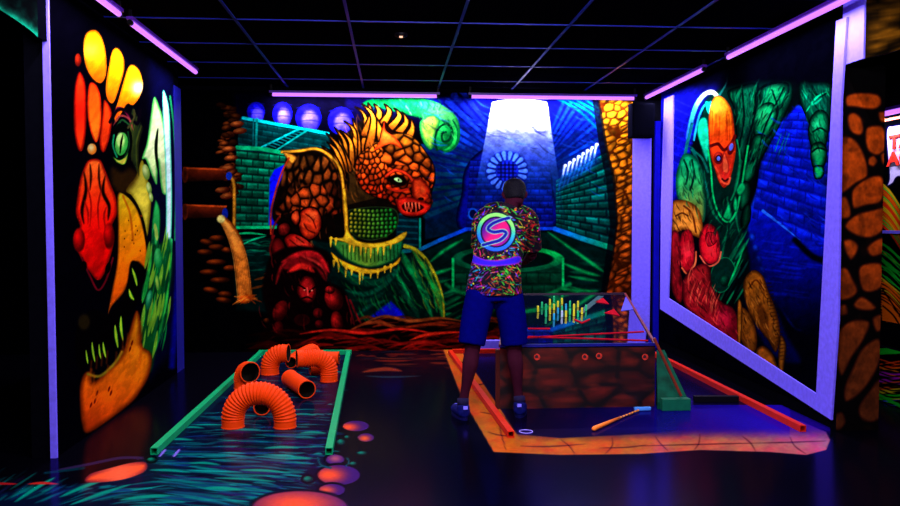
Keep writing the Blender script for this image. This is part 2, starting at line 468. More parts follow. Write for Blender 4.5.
# stepping stones painted beside the water
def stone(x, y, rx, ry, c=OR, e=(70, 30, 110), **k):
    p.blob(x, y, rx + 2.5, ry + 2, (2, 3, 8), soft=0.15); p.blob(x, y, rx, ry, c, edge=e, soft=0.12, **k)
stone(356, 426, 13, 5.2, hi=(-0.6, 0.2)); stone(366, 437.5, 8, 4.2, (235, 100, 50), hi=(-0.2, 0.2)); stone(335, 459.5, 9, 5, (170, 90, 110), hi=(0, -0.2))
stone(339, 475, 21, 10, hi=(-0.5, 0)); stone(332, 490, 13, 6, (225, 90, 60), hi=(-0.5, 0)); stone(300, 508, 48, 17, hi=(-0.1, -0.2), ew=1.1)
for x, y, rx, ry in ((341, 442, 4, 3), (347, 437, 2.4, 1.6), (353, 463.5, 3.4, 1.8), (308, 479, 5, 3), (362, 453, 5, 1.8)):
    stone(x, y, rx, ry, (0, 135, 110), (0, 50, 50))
p.stroke([(318, 458), (321, 465), (331, 468)], 1.0, (0, 80, 90)); p.stroke([(346, 466), (349, 462), (347, 458)], 0.8, (0, 80, 90))
p.poly([(86, 482), (90, 474), (110, 468), (130, 463), (144, 462), (147, 467), (142, 473), (125, 479), (105, 482)], OR, edge=(120, 30, 50), ew=5, hi=(120, 476, 22, (255, 110, 70)))
p.stroke([(60, 470), (90, 464), (120, 458), (142, 458)], 1.4, (70, 50, 100), a=0.7)
p.stroke([(-20, 484), (0, 483.6), (17, 484)], 1.2, (170, 30, 34), leaf=True); p.stroke([(28, 484), (42, 483), (58, 484)], 1.3, (190, 45, 36), leaf=True)
stone(151.5, 459.5, 4, 2, (0, 150, 110), (0, 60, 50))
p.stroke([(45, 473), (70, 470), (84, 468)], 1.2, (0, 60, 70), a=0.8)
# reflection of the mural rocks painted as streaks before the far wall
for k in range(46):
    x = rg.uniform(352, 448); y = rg.uniform(349, 372); l = rg.uniform(10, 40)
    p.stroke([(x, y), (min(x + l / 2, 448), y + rg.uniform(-1, 1)), (min(x + l, 450), y)], rg.uniform(0.5, 1.4), rg.choice([(150, 40, 15), (200, 75, 25), (60, 12, 12), (30, 30, 40)]), leaf=True, a=0.75 * max(0.15, 1 - (y - 349) / 26))
p.stroke([(362, 372), (385, 369), (402, 371)], 2.0, (130, 50, 25), leaf=True, soft=1); p.stroke([(365, 376), (390, 377), (420, 376)], 1.0, (30, 50, 60), leaf=True)
# right-hand course: dark field with an orange stone border
course = [(443, 349), (650, 349), (700, 372), (806, 426), (824, 433), (830, 440), (826, 450), (806, 455), (770, 452), (700, 450), (640, 454), (560, 455), (494, 452), (462, 398)]
p.poly(course, (16, 8, 50), curve=False, soft=0.8)
bor = lambda x, y: np.stack([160 + 70 * fbm(x / 14, y / 6), 72 + 60 * fbm(x / 11, y / 5, 4), 30 + np.clip((x - 600) / 230, 0, 1) * 90], 1)
p.poly([(443, 349), (460, 349), (517, 434), (560, 438), (640, 434), (700, 428), (800, 421), (826, 432), (830, 440), (826, 450), (806, 455), (770, 452), (700, 450), (640, 454), (560, 455), (494, 452), (462, 398)], bor, curve=False, soft=0.8)
i = p.near(505, 405, 830, 442); x, y = p.X[i], p.Y[i]
top = np.where(x < 560, 438 - (x - 517) * 0.02, 438)
f = smooth01((435 + 4 * fbm(x / 20, y / 9, 5) + 3 - y) / 15 + 0.15) * smooth01((x - 514 - (y - 434) * 0.66) / 5)
edge = smooth01(((y - 420) - (x - 790) * 0.5) / 3 + 1)
p.put(i, f * np.where((x > 790), 0.75, 1.0), grad(520, 0, 800, 0, (14, 4, 30), (16, 10, 110), (46, 10, 170))(x, y))  # blue reflection of the violet frame painted into the field
for a_, b_ in (((520, 446), (585, 444)), ((600, 448), (646, 445)), ((560, 439), (575, 455)), ((612, 437), (605, 454)), ((655, 436), (668, 451)), ((700, 434), (694, 450)), ((742, 436), (756, 452)), ((640, 446), (760, 443)), ((790, 437), (806, 454)), ((760, 443), (826, 441)), ((470, 385), (488, 380)), ((480, 412), (503, 418)), ((459, 366), (468, 362)), ((488, 432), (510, 436)), ((498, 418), (506, 450))):
    mx_, my_ = (a_[0] + b_[0]) / 2 + rg.uniform(-4, 4), (a_[1] + b_[1]) / 2 + rg.uniform(-1.5, 1.5)
    p.stroke([a_, (mx_, my_), b_], 0.55, (60, 12, 22), a=0.75, leaf=True, soft=0.8)
p.finish(me)
M_FLOOR = lacquer(paint_mat('painted lacquered floor', 0.5, 0.0, 40))
fl = link_mesh('floor', me, M_FLOOR); fl['kind'] = 'structure'
bm = bmesh.new(); box(bm, -6, 6.5, -2.5, fy0, -0.1, -0.0005); box(bm, -6, 6.5, fy0, 10, -0.1, -0.004)
structure('floor_slab', bm, lacquer(mat('plain dark floor', (3, 3, 10), 0.5, 0.0)))

# ------------------------------------------------------------------ walls, ceiling
bm = bmesh.new(); box(bm, -4.6, 6.5, YB, YB + 0.15, 0, ZC); structure('wall_back', bm, BLACK)
bm = bmesh.new(); box(bm, XL - 0.12, XL, 5.04, 8.08, 0, ZC)
structure('wall_left', bm, BLACK)
bm = bmesh.new(); box(bm, XR, XR + 0.3, 5.32, YB, 0, ZC); structure('wall_right', bm, BLACK)
bm = bmesh.new(); box(bm, -4.6, -4.5, -2.5, YB, 0, ZC); structure('wall_far_left', bm, BLACK)
bm = bmesh.new(); box(bm, 6.4, 6.5, -2.5, YB, 0, ZC); structure('wall_far_right', bm, BLACK)
bm = bmesh.new(); box(bm, -4.6, 6.5, -2.6, -2.5, 0, ZC); structure('wall_front', bm, BLACK)
M_CEIL = mat('black ceiling tile', (3, 3, 8), 0.9, 0.0, bump=0.2, scale=60)
bm = bmesh.new(); box(bm, -4.6, 6.5, -2.6, YB + 0.15, ZC, ZC + 0.1); structure('ceiling', bm, M_CEIL)
M_GRID = mat('ceiling grid in blue reflection', (12, 22, 120), 0.5, 0.15)  # blue reflections on the bars given as their base colour
bm = bmesh.new()
def ceil_x(px): return on_y(px, 94.5, 9.1).x
for k in range(-2, 7):
    x = 0.51 + 0.835 * k; box(bm, x - 0.010, x + 0.010, -2.4, YB - 0.01, ZC - 0.008, ZC + 0.002)
for k in range(14):
    y = 8.53 - 0.82 * k; box(bm, -4.5, 6.4, y - 0.008, y + 0.008, ZC - 0.007, ZC + 0.002)
structure('trim_1', bm, M_GRID)

# ------------------------------------------------------------------ mural on the far wall
def panel_back(parent, x0, x1, y0, y1, z0, z1):
    bm = bmesh.new(); box(bm, x0, x1, y0, y1, z0, z1); obj('panel_backing', bm, BLACK, parent)
MX0, MX1, MZ1 = -2.9, 2.735, 2.90
me, P = grid('mural', (MX0, YB - 0.03, 0), (MX1 - MX0, 0, 0), (0, 0, MZ1), 1100, 560)
X, Y = chart(P); p = Painter(X, Y, (3, 3, 6)); rg = random.Random(5)
D = (2, 3, 8)
# --- dungeon background
p.poly([(236, 95), (636, 95), (636, 130), (236, 130)], grad(0, 96, 0, 125, (7, 4, 50), (4, 3, 28)), soft=6, curve=False)
# vaulted wall right of the beast: courses running to a vanishing point
vx, vy = 530, 178
p.poly([(425, 97), (600, 97), (616, 225), (612, 250), (555, 229), (466, 230), (425, 240)], grad(0, 98, 0, 235, (8, 10, 110), (4, 20, 90), (2, 30, 50)), soft=1, curve=False)
def fan(ang0, ang1, n, r0, r1, cf, w=1.5, back=D):
    for k in range(n):
        q = math.radians(ang0 + (ang1 - ang0) * k / (n - 1)); c, s_ = math.cos(q), math.sin(q)
        rr = r0 + rg.uniform(0, 4)
        while rr < r1:
            l = rg.uniform(14, 34) * (0.6 + rr / 120)
            a_, b_ = (vx + c * rr, vy + s_ * rr), (vx + c * min(rr + l, r1), vy + s_ * min(rr + l, r1))
            ww = w * (0.35 + rr / 90)
            p.stroke([a_, b_], ww * 0.7, cf(q, rr), w1=ww, soft=0.9, a=rg.uniform(0.45, 0.95))
            rr += l + 0.8
def cfl(q, r):
    t = max(0, min(1, (math.degrees(q) - 175) / 55)); b = rg.uniform(0.5, 1)
    return tuple(b * v for v in ((0 * (1 - t) + 30 * t), (85 * (1 - t) + 60 * t), (100 * (1 - t) + 235 * t)))
p.mask = (p.X < 474) | (p.Y < 172)
fan(160, 232, 17, 44, 112, cfl, w=2.3)
p.mask = None
def cfr(q, r):
    t = max(0, min(1, (-math.degrees(q)) / 50)); b = rg.uniform(0.45, 1)
    return tuple(b * v for v in (15 * t, 60 * (1 - t) + 70 * t, 100 + 130 * t))
p.mask = (p.X < 612) & (p.X > 548)
fan(-66, -12, 13, 28, 100, cfr, w=1.9)
p.mask = None
for k in range(4): p.stroke([(556 + k * 9, 98), (578 + k * 8, 110), (600 + k * 5, 131 - k * 6)], 1.3, (0, 85 + 10 * k, 130), soft=0.9, a=0.9)
# inner arch
p.poly([(463, 232), (462, 190), (464, 172), (472, 158), (486, 148), (505, 144), (525, 147), (540, 155), (550, 170), (553, 190), (553, 228)], grad(0, 145, 0, 230, (8, 22, 130), (6, 12, 120)), edge=(2, 4, 40), ew=5)
p.bricks([(470, 160), (550, 160), (554, 227), (466, 227)], 10, 11, (14, 40, 175), (3, 6, 60), a=0.75, g=0.18)
# green brick wall right with barred window
p.bricks([(556, 180), (612, 148), (619, 248), (556, 227)], 6, 11, (0, 120, 105), (1, 14, 26), g=0.16)
p.poly([(556, 172), (596, 143), (600, 162), (560, 190)], (20, 60, 170), soft=4, a=0.5, curve=False)
for k in range(8):
    x = 564 + k * 4.5; y = 168 - k * 3.0
    p.stroke([(x + 0.8, y - 2), (x - 1.5, y + 9 + k * 0.2)], 1.3, (190, 215, 255), w1=0.6, soft=1.0)
    p.stroke([(x - 1.5, y + 8), (x - 5.5, y + 22)], 1.2, (30, 110, 210), w1=0.3, soft=1.3, a=0.7)
    p.blob(x + 1.4, y - 2.4, 1.6, 1.5, (220, 235, 255))
# curb around the floor
p.stroke([(396, 252), (419, 250), (440, 240), (466, 229.5)], 2.0, grad(396, 0, 466, 0, (0, 120, 100), (10, 70, 220)), curve=False, soft=0.8)
p.stroke([(466, 229), (555, 228.5)], 1.6, (12, 70, 200), curve=False); p.stroke([(555, 229), (580, 238), (612, 248)], 2.4, grad(555, 0, 612, 0, (15, 110, 230), (0, 185, 110)), w1=3.0, curve=False, soft=0.8)
p.poly([(396, 247), (396, 212), (418, 216), (419, 247)], (0, 32, 42), curve=False)
for y in range(214, 248, 6): p.stroke([(398, y), (417, y + 1)], 1.0, (0, 80, 85), a=0.8)
p.stroke([(420, 219), (420, 247)], 1.1, (0, 150, 120), curve=False)
# floor of the dungeon
p.poly([(232, 236), (270, 232), (400, 256), (420, 253), (466, 232), (555, 232), (612, 252), (606, 300), (600, 325), (420, 325), (236, 310)], grad(0, 232, 0, 320, (0, 34, 30), (0, 22, 20)), soft=2, curve=False)
for k in range(150):
    q = rg.uniform(-0.15, 3.3); r0 = rg.uniform(58, 110); l = rg.uniform(10, 34)
    x0, y0 = 508 + math.cos(q) * r0 * 1.1, 262 + math.sin(q) * r0 * 0.55
    x1, y1 = 508 + math.cos(q) * (r0 + l) * 1.1, 262 + math.sin(q) * (r0 + l) * 0.5
    if y0 < 236 or y1 > 326 or not (425 < x0 < 606) or not (425 < x1 < 606): continue
    p.stroke([(x0, y0), (x1, y1)], rg.uniform(0.7, 1.8), rg.choice([(0, 90, 55), (0, 130, 70), (0, 70, 60), (0, 160, 80)]), leaf=True, soft=1.3, a=rg.uniform(0.3, 0.8))
for a_, b_, c_ in (((548, 232), (590, 262), (604, 272)), ((560, 262), (585, 272), (600, 276)), ((545, 283), (570, 290), (598, 291)), ((430, 262), (445, 250), (462, 240)), ((425, 275), (440, 272), (452, 268))):
    p.stroke([a_, b_, c_], 1.6, (0, 190, 90), leaf=True, soft=1.6, a=0.8)
# well
p.poly([(453, 258), (453, 286), (470, 296), (508, 300), (548, 295), (563, 286), (563, 258)], grad(453, 0, 563, 0, (0, 60, 40), (0, 26, 22), (0, 70, 45)), curve=False)
p.bricks([(455, 272), (562, 272), (562, 296), (455, 296)], 9, 2, (0, 95, 60), (0, 18, 16), a=0.6, g=0.12)
p.blob(508, 259, 56, 13.5, (0, 200, 90), soft=0.06, edge=(0, 90, 55), hi=(0.7, -0.5)); p.blob(508, 259, 46, 9.5, (0, 22, 20), soft=0.1)
p.stroke([(453, 259), (453, 288)], 1.3, (0, 200, 100)); p.stroke([(563, 259), (563, 286)], 1.2, (0, 200, 100))
p.stroke([(446, 284), (460, 292), (500, 299), (540, 297), (570, 284)], 1.8, (0, 150, 75), soft=1.5, a=0.8)
# beam of light
i = p.near(455, 97, 575, 232); x, y = p.X[i], p.Y[i]
t = (y - 104) / 110; xl = 491 - 21 * t; xr = 548 + 17 * t
topc = 104 - 5.5 * np.sqrt(np.clip(1 - ((x - 519.5) / 30) ** 2, 0, 1))
ins = smooth01((x - xl) / 1.5) * smooth01((xr - x) / 1.5) * smooth01((y - topc) / 1.2)
br = np.clip(1.12 - t * 1.05, 0.0, 1) ** 1.25 * (0.96 + 0.08 * fbm(x / 5, y / 5))
ed = np.exp(-np.minimum(np.abs(x - xl), np.abs(xr - x)) / 3.0) * np.clip(1.1 - t * 0.75, 0, 1) * 0.55
p.put(i, np.clip(ins * np.maximum(br, ed), 0, 1), grad(0, 104, 0, 215, (255, 255, 255), (165, 175, 250), (80, 120, 230), (16, 100, 180), (8, 66, 130))(x, y))
# round barred window
p.blob(507, 171, 21, 20, (8, 20, 120), soft=0.15, a=0.85)
for k in range(18):
    q = k / 18 * 2 * math.pi; c, s_ = math.cos(q), math.sin(q)
    p.stroke([(507 + c * 12.5, 171 + s_ * 12), (507 + c * 18.5, 171 + s_ * 18)], 1.1, (80, 130, 245), w1=2.2, soft=0.7)
p.blob(507, 171, 11, 10.5, (22, 40, 190), soft=0.12)
for k in (-6, -2, 2, 6): p.stroke([(507 + k, 162), (507 + k, 180)], 0.6, (4, 6, 60)); p.stroke([(498, 171 + k), (516, 171 + k)], 0.6, (4, 6, 60))
p.blob(473, 214, 5, 6, (20, 90, 200), soft=0.3); p.blob(473, 214, 3.4, 4.4, (4, 12, 60), soft=0.3)
# --- upper left: domes, wall, stairs, green bricks
p.poly([(238, 96), (345, 96), (345, 135), (238, 120)], (4, 3, 20), soft=2, curve=False)
for x, y, rx, ry in ((256, 112, 9, 10), (282.5, 114, 10, 12), (308.5, 118, 13, 14), (341, 121, 13, 14)):
    p.blob(x, y, rx, ry, (20, 14, 215), soft=0.12, edge=(10, 8, 120), ew=1.2); p.blob(x + 1.5, y + 3, rx * 0.66, ry * 0.76, (110, 92, 250), soft=0.45, edge=(60, 48, 240))
    for k_ in (-0.5, 0.0, 0.5): p.stroke([(x - rx * 0.9, y + k_ * ry - 3), (x, y + k_ * ry - ry * 0.35), (x + rx * 0.9, y + k_ * ry - 3)], 0.4, (8, 6, 120), a=0.6)
p.poly([(244, 117.5), (328, 133), (332, 170), (300, 172), (238, 150), (238, 120)], grad(240, 120, 330, 160, (0, 44, 50), (0, 62, 66)), curve=False)
p.bricks([(238, 120), (330, 135), (330, 165), (238, 148)], 9, 5, (0, 80, 76), (0, 22, 30), a=0.6)
p.stroke([(243, 118), (328, 133.5)], 1.5, (0, 175, 175), curve=False); p.stroke([(257, 119), (256, 147)], 1.2, (0, 130, 120)); p.stroke([(253.5, 119), (253, 145)], 0.6, (0, 100, 100))
p.poly([(262, 148), (299, 130), (306, 131), (277, 152)], (0, 14, 20), curve=False)
p.stroke([(262, 147), (299, 129)], 1.0, (0, 185, 180), curve=False); p.stroke([(275, 151), (306, 131)], 1.0, (0, 165, 150), curve=False)
for k in range(9):
    t = k / 9; p.stroke([(264 + 36 * t, 146.5 - 17 * t), (272 + 33 * t, 149.5 - 19 * t)], 0.6, (0, 130, 130))
p.bricks([(236, 150), (292, 156), (292, 230), (234, 229)], 5.2, 10, grad(0, 150, 0, 230, (0, 150, 105), (0, 120, 85)), (0, 18, 18), g=0.14)
p.stroke([(237, 147.5), (262, 149), (292, 154.5)], 2.0, (0, 190, 120), curve=False)
p.poly([(268, 226), (269, 178), (274, 169), (286, 163), (296, 165), (296, 226)], (10, 16, 235), edge=(0, 120, 100), ew=1.6, curve=False)
p.stroke([(234, 227.5), (292, 227.5)], 1.6, (0, 200, 120), curve=False); p.poly([(234, 229), (290, 229), (290, 238), (234, 238)], (2, 6, 10), curve=False)
for k in range(34):
    x = rg.uniform(236, 268); y = rg.uniform(238, 290)
    p.stroke([(x, y), (x + 8, y - rg.uniform(-1.5, 2)), (x + 16, y + rg.uniform(-2, 2))], rg.uniform(0.5, 1.1), rg.choice([(0, 110, 75), (0, 150, 100), (0, 70, 60)]), leaf=True, a=0.8 * max(0.15, 1 - (y - 238) / 60))
p.stroke([(230, 235), (248, 233), (266, 235)], 1.0, (0, 190, 110), leaf=True); p.stroke([(238, 247), (252, 240), (266, 236)], 0.9, (0, 200, 130), leaf=True)
# --- broken rock edge, pipes, waterfall at the left end
for k in range(70):
    y = rg.uniform(104, 205); x = 229 + 4 * math.sin(y / 9) + rg.uniform(-7, 7)
    b = rg.uniform(0.25, 0.9) * (0.45 + 0.55 * min(1, (y - 100) / 60))
    p.blob(x, y, rg.uniform(3, 6), rg.uniform(1.6, 3), (225 * b, 110 * b, 40 * b), rot=rg.uniform(-25, 20), edge=(30, 8, 4), soft=0.25)
for y, x, b in ((149, 229, 0.9), (158, 231, 1), (168, 228, .9), (190, 222, .8), (196, 227, .7), (124, 237, .9), (131, 240, .6)):
    p.blob(x, y, 7, 3, (240 * b, 130 * b, 55 * b), rot=-6, edge=(70, 20, 8), soft=0.2)
for y in (174, 211):
    p.poly([(184, y - 6), (226, y - 5), (226, y + 6), (184, y + 8)], grad(0, y - 7, 0, y + 9, (130, 45, 14), (70, 22, 10), (24, 8, 5)), curve=False)
    p.stroke([(184, y - 6), (226, y - 4.5)], 0.9, (190, 75, 25)); p.blob(185, y + 1, 3, 8, (50, 16, 8), edge=(110, 40, 14), hi=(0, 0))
for (x, y, rx) in ((198, 242, 7), (208, 238, 8), (196, 252, 8), (208, 262, 10), (200, 272, 9), (212, 280, 10), (203, 290, 8), (222, 268, 7), (219, 250, 6), (215, 300, 8), (262, 321, 7), (208, 247, 8), (216, 294, 7)):
    p.blob(x + rg.uniform(-1, 1) + 8, y, rx, 3.0, (150, 62, 16), rot=rg.uniform(-4, 10), edge=(34, 10, 4), soft=0.25)
p.stroke([(230, 176), (234, 186), (234, 226)], 2.0, (215, 150, 40), soft=0.8, edge=(110, 60, 10)); p.blob(229, 176, 3, 4, (10, 60, 190)); p.blob(225, 214, 3, 6, (12, 40, 150))
p.poly([(218, 218), (224, 216), (236, 228), (245, 248), (251, 280), (252, 300), (240, 302), (236, 280), (233, 255), (227, 236)], grad(0, 216, 0, 300, (225, 150, 60), (215, 110, 25), (225, 105, 20)), edge=(110, 45, 6), ew=4)
for k in range(9):
    o = k * 1.7; p.stroke([(219 + o * 0.3, 219), (228 + o * 0.8, 238), (234 + o, 262), (238 + o, 300)], 0.4, (250, 170, 70), a=0.7)
p.blob(221, 219, 4, 4, (225, 215, 120), soft=0.6)
for k in range(34):
    q = rg.uniform(-0.2, 3.5); l = rg.uniform(6, 17)
    p.stroke([(247, 296), (247 + math.cos(q) * l, 297 - math.sin(q) * l * 0.6 + 6)], 1.5, rg.choice([(225, 100, 20), (255, 150, 50), (180, 60, 10)]), w1=0.3, a=0.7)
for (x, y) in ((262, 278), (270, 283), (258, 287), (272, 272)): p.stroke([(x - 8, y + 2), (x, y), (x + 9, y - 2)], 1.2, (150, 70, 20), leaf=True, a=0.8)
# --- beast: legs
G1, G2, YE = (0, 120, 62), (0, 60, 40), (215, 190, 30)
p.poly([(330, 254), (345, 268), (375, 275), (405, 262), (415, 246), (428, 258), (440, 282), (446, 320), (418, 322), (405, 312), (392, 303), (378, 312), (360, 322), (340, 318), (330, 300), (345, 292), (352, 290), (338, 275)], (0, 30, 24), curve=False, soft=1)
for Q, w, c in (([(402, 252), (410, 268), (424, 290), (432, 318)], 4.0, G1), ([(412, 250), (426, 270), (438, 296), (443, 320)], 3.0, (60, 150, 50)), ([(392, 262), (398, 284), (412, 304), (420, 320)], 3.0, G2), ([(394, 270), (404, 286), (412, 300)], 1.6, (0, 160, 80)),
                ([(336, 262), (352, 280), (378, 282), (400, 268)], 3.2, (0, 70, 46)), ([(346, 290), (366, 294), (388, 282), (400, 266)], 2.4, (0, 90, 60)), ([(352, 300), (372, 300), (386, 290)], 2.0, (0, 56, 40)), ([(356, 316), (370, 306), (388, 300)], 1.8, (0, 70, 50)), ([(338, 266), (356, 276), (372, 278)], 1.4, (0, 110, 80)),
                ([(420, 262), (432, 284), (437, 312)], 1.4, (0, 170, 70)), ([(406, 262), (418, 284), (426, 306)], 1.4, (0, 150, 70))):
    p.stroke(Q, w, c, leaf=True, soft=1.6, a=0.95)
p.stroke([(405, 246), (416, 250), (428, 262), (438, 282), (443, 300), (444, 318)], 2.0, (190, 180, 30), w1=0.8, soft=0.9)
p.poly([(368, 318), (378, 309), (391, 300), (402, 310), (408, 320)], (10, 14, 190), curve=False, edge=(0, 40, 70), ew=3)
# --- torso and back
p.poly([(330, 160), (345, 135), (365, 120), (400, 125), (415, 200), (400, 212), (385, 240), (350, 240), (330, 240), (325, 200)], (20, 12, 8), soft=1.5)
for k in range(26):
    t = k / 25; x0, y0 = 345 + 40 * t, 205 - 10 * t
    p.stroke([(x0, y0), (350 + 22 * t, 178 - 12 * t), (338 + 26 * t, 150 - 14 * t)], 0.6, (110, 75, 25), a=0.5, w1=0.3)
# curled horn
p.poly([(362, 106), (368, 100), (390, 99), (405, 98), (425, 99), (440, 104), (455, 115), (460, 128), (459, 142), (452, 150), (444, 152), (438, 146), (437, 140), (432, 146), (430, 150), (424, 144), (420, 132), (424, 120), (412, 116), (400, 113), (375, 107)], grad(365, 0, 460, 0, (4, 90, 42), (14, 135, 62), (34, 185, 72)), edge=(0, 80, 36), ew=4, hi=(443, 113, 14, (90, 205, 110)))
p.blob(441, 135, 13, 15, (50, 215, 90), edge=(0, 100, 44), hi=(-0.3, -0.5), soft=0.1)
p.poly([(420, 122), (432, 114), (440, 120), (436, 134), (433, 148), (428, 148), (422, 138)], (150, 205, 70), edge=(20, 140, 60), ew=4)
p.stroke([(437, 150), (435, 140), (438, 129), (446, 124), (452, 130), (449, 140), (443, 141), (442, 134), (446, 132)], 1.1, (0, 55, 30)); p.stroke([(453, 120), (458, 132), (455, 147), (444, 153)], 0.9, (0, 90, 50))
for k in range(12):
    x = 372 + k * 6; p.stroke([(x, 99), (x + 3, 104), (x + 1, 110)], 0.7, (0, 80, 55), a=0.6)
for k in range(24): p.blob(rg.uniform(425, 455), rg.uniform(106, 148), 0.9, 0.9, (20, 140, 70), a=0.6)
# mane: big curved blades
GO = lambda x, y: np.stack([235 + 0 * x, 150 + 0.35 * (150 - y), 30 + 0 * x], 1)
def blade(tip, mid, base, w, dark=False):
    tip, mid, base = np.array(tip, float), np.array(mid, float), np.array(base, float)
    n = np.array([-(base - tip)[1], (base - tip)[0]]); n /= np.linalg.norm(n)
    P_ = [tip, mid + n * w * 0.6, base + n * w, base - n * w * 0.6, mid - n * w * 0.4]
    p.poly(P_, grad(tip[0], tip[1], base[0], base[1], (240, 160, 45), (225, 140, 30), (110, 50, 10)), edge=(70, 26, 4), ew=2.2, curve=True, line=(10, 4, 3), lw=0.8)
for tip, mid, base in (((355, 107), (366, 118), (364, 152)), ((352, 118), (358, 135), (358, 158)), ((344, 121), (355, 132), (354, 160)), ((340, 130), (351, 142), (352, 166)), ((334, 127), (345, 142), (346, 164)), ((338, 137), (343, 150), (350, 170)), ((326, 133), (340, 148), (346, 172)),
                       ((327, 142), (337, 152), (344, 176)), ((322, 146), (335, 158), (342, 178)), ((320, 151), (332, 162), (340, 184)), ((318, 148), (330, 155), (336, 170))):
    blade(tip, mid, base, 4.6)
for tip, mid, base in (((368, 103), (372, 116), (366, 135)), ((374, 104), (380, 112), (376, 125)), ((384, 104), (390, 112), (382, 126)), ((394, 108), (400, 116), (390, 130)), ((402, 112), (407, 122), (398, 134)), ((411, 119), (413, 128), (408, 140)), ((372, 112), (378, 124), (384, 142)), ((362, 104), (374, 118), (370, 148))):
    blade(tip, mid, base, 5.8)
# shoulder with elongated scales and golden strap
arm = [(287, 155), (300, 151), (318, 151), (332, 162), (341, 182), (344, 215), (342, 238), (326, 240), (305, 236), (280, 226), (272, 215), (277, 190), (284, 172)]
p.poly(arm, (16, 8, 6), soft=1)
p.cells([(289, 158), (318, 154), (334, 168), (340, 195), (338, 218), (318, 214), (296, 212), (276, 214), (280, 190)], 14, grad(290, 155, 310, 215, (165, 98, 30), (175, 80, 25), (215, 66, 25)), gapc=(12, 5, 4), gap=2.4, ar=0.58, rot=14, dark=0.5, seed=9, jit=0.45)
p.stroke([(282, 152), (298, 151), (317, 149), (332, 158), (341, 172), (344, 200), (345, 228)], 1.7, (225, 165, 40), edge=(120, 70, 10), soft=0.7)
p.poly([(283, 152), (292, 154), (297, 158), (292, 164), (288, 160)], (235, 165, 50), edge=(120, 60, 10), ew=2)
p.stroke([(289, 158), (282, 172), (276, 190), (271, 212), (271, 234)], 0.9, (170, 50, 20), soft=0.8)
p.cells([(296, 190), (318, 184), (330, 200), (322, 216), (300, 216), (290, 206)], 12, (235, 92, 30), gapc=(20, 5, 4), gap=1.2, ar=0.8, rot=-20, dark=0.2, seed=2)
def lump(P_, c, e, hx, hy, hc, r=6): p.poly(P_, c, edge=e, ew=5, hi=(hx, hy, r, hc), line=(10, 2, 3), lw=0.8)
lump([(300, 212), (309, 207), (318, 210), (322, 222), (319, 234), (310, 240), (302, 236), (298, 224)], (225, 62, 24), (80, 8, 8), 312, 216, (255, 105, 45))
lump([(292, 213), (298, 210), (300, 220), (296, 226), (291, 220)], (215, 70, 26), (70, 8, 8), 295, 216, (245, 95, 40), 4)
lump([(278, 226), (286, 222), (291, 228), (287, 236), (279, 235)], (110, 16, 18), (40, 3, 6), 283, 227, (170, 40, 30), 4)
lump([(284, 238), (292, 233), (303, 237), (312, 244), (315, 251), (304, 254), (292, 252), (286, 246)], (220, 36, 26), (90, 6, 10), 300, 242, (250, 70, 45))
lump([(272, 240), (280, 238), (286, 248), (284, 262), (276, 262), (271, 252)], (100, 10, 16), (36, 2, 6), 278, 246, (150, 24, 24), 5)
for Q in ([(306, 214), (312, 219), (316, 228)], [(304, 224), (308, 230), (315, 233)], [(290, 240), (298, 246), (308, 249)], [(296, 237), (304, 243)]): p.stroke(Q, 0.7, (110, 12, 10))
for Q in ([(274, 236), (270, 250), (275, 266), (282, 276)], [(280, 216), (274, 226), (272, 238)]): p.stroke(Q, 1.0, (140, 20, 22), a=0.8)
p.poly([(337, 238), (333, 215), (343, 212), (348, 240)], (12, 8, 6), curve=False)
# belly scales
bel = [(347, 212), (362, 208), (380, 207), (395, 210), (398, 222), (390, 234), (372, 240), (356, 236), (348, 226)]
p.poly(bel, (10, 26, 12), line=(40, 60, 30), lw=0.5)
for cx_ in range(11):
    for r_ in range(7):
        x = 351 + cx_ * 4.4 + (r_ % 2) * 0.8; y = 211.5 + r_ * 4.2 + abs(cx_ - 5) * -0.25
        if ((x - 372) / 26) ** 2 + ((y - 222) / 17) ** 2 < 1:
            t = cx_ / 10; p.blob(x, y, 1.9, 2.1, (190 * (1 - t) + 10 * t, 165, 40 + 20 * t), edge=(20, 50, 10), soft=0.3)
# belt: gold drips over green panel
p.poly([(330, 240), (345, 240), (352, 235), (362, 243), (380, 244), (398, 238), (404, 233), (402, 250), (396, 260), (372, 268), (350, 262), (338, 252)], grad(330, 0, 404, 0, (30, 110, 50), (120, 170, 50), (0, 120, 70)), edge=(0, 50, 30), ew=3)
for k in range(15):
    x = 343 + k * 3.9; p.stroke([(x, 245), (x + 0.5, 262 - abs(k - 7) * 0.5)], 0.5, (8, 40, 14), a=0.8)
p.stroke([(344, 190), (346, 215), (347, 232), (352, 239)], 2.0, (235, 185, 40), edge=(140, 90, 10))
p.poly([(329, 238), (343, 237), (346, 226), (349, 232), (356, 240), (372, 243), (390, 240), (402, 233), (407, 232), (404, 239), (392, 245), (372, 248), (354, 246), (344, 242)], (235, 195, 40), edge=(150, 110, 10), ew=1.5)
p.poly([(331, 252), (340, 259), (356, 266), (374, 269), (392, 264), (400, 257), (398, 264), (384, 271), (368, 274), (350, 270), (336, 262)], (245, 195, 30), edge=(160, 100, 10), ew=1.5)
for x, y, l in ((331, 239, 8), (336, 240, 5), (350, 241, 11), (354, 244, 8), (361, 246, 9), (366, 247, 6), (371, 248, 10), (378, 247, 7), (384, 246, 9), (391, 243, 6), (334, 262, 5), (339, 264, 8), (346, 268, 9), (352, 271, 4), (360, 272, 12), (363, 272, 8), (371, 272, 6), (378, 271, 7), (385, 268, 5), (391, 266, 6)):
    p.stroke([(x, y - 1), (x - 0.4, y + l)], 1.5, (240, 195, 40), w1=0.4, soft=0.5)
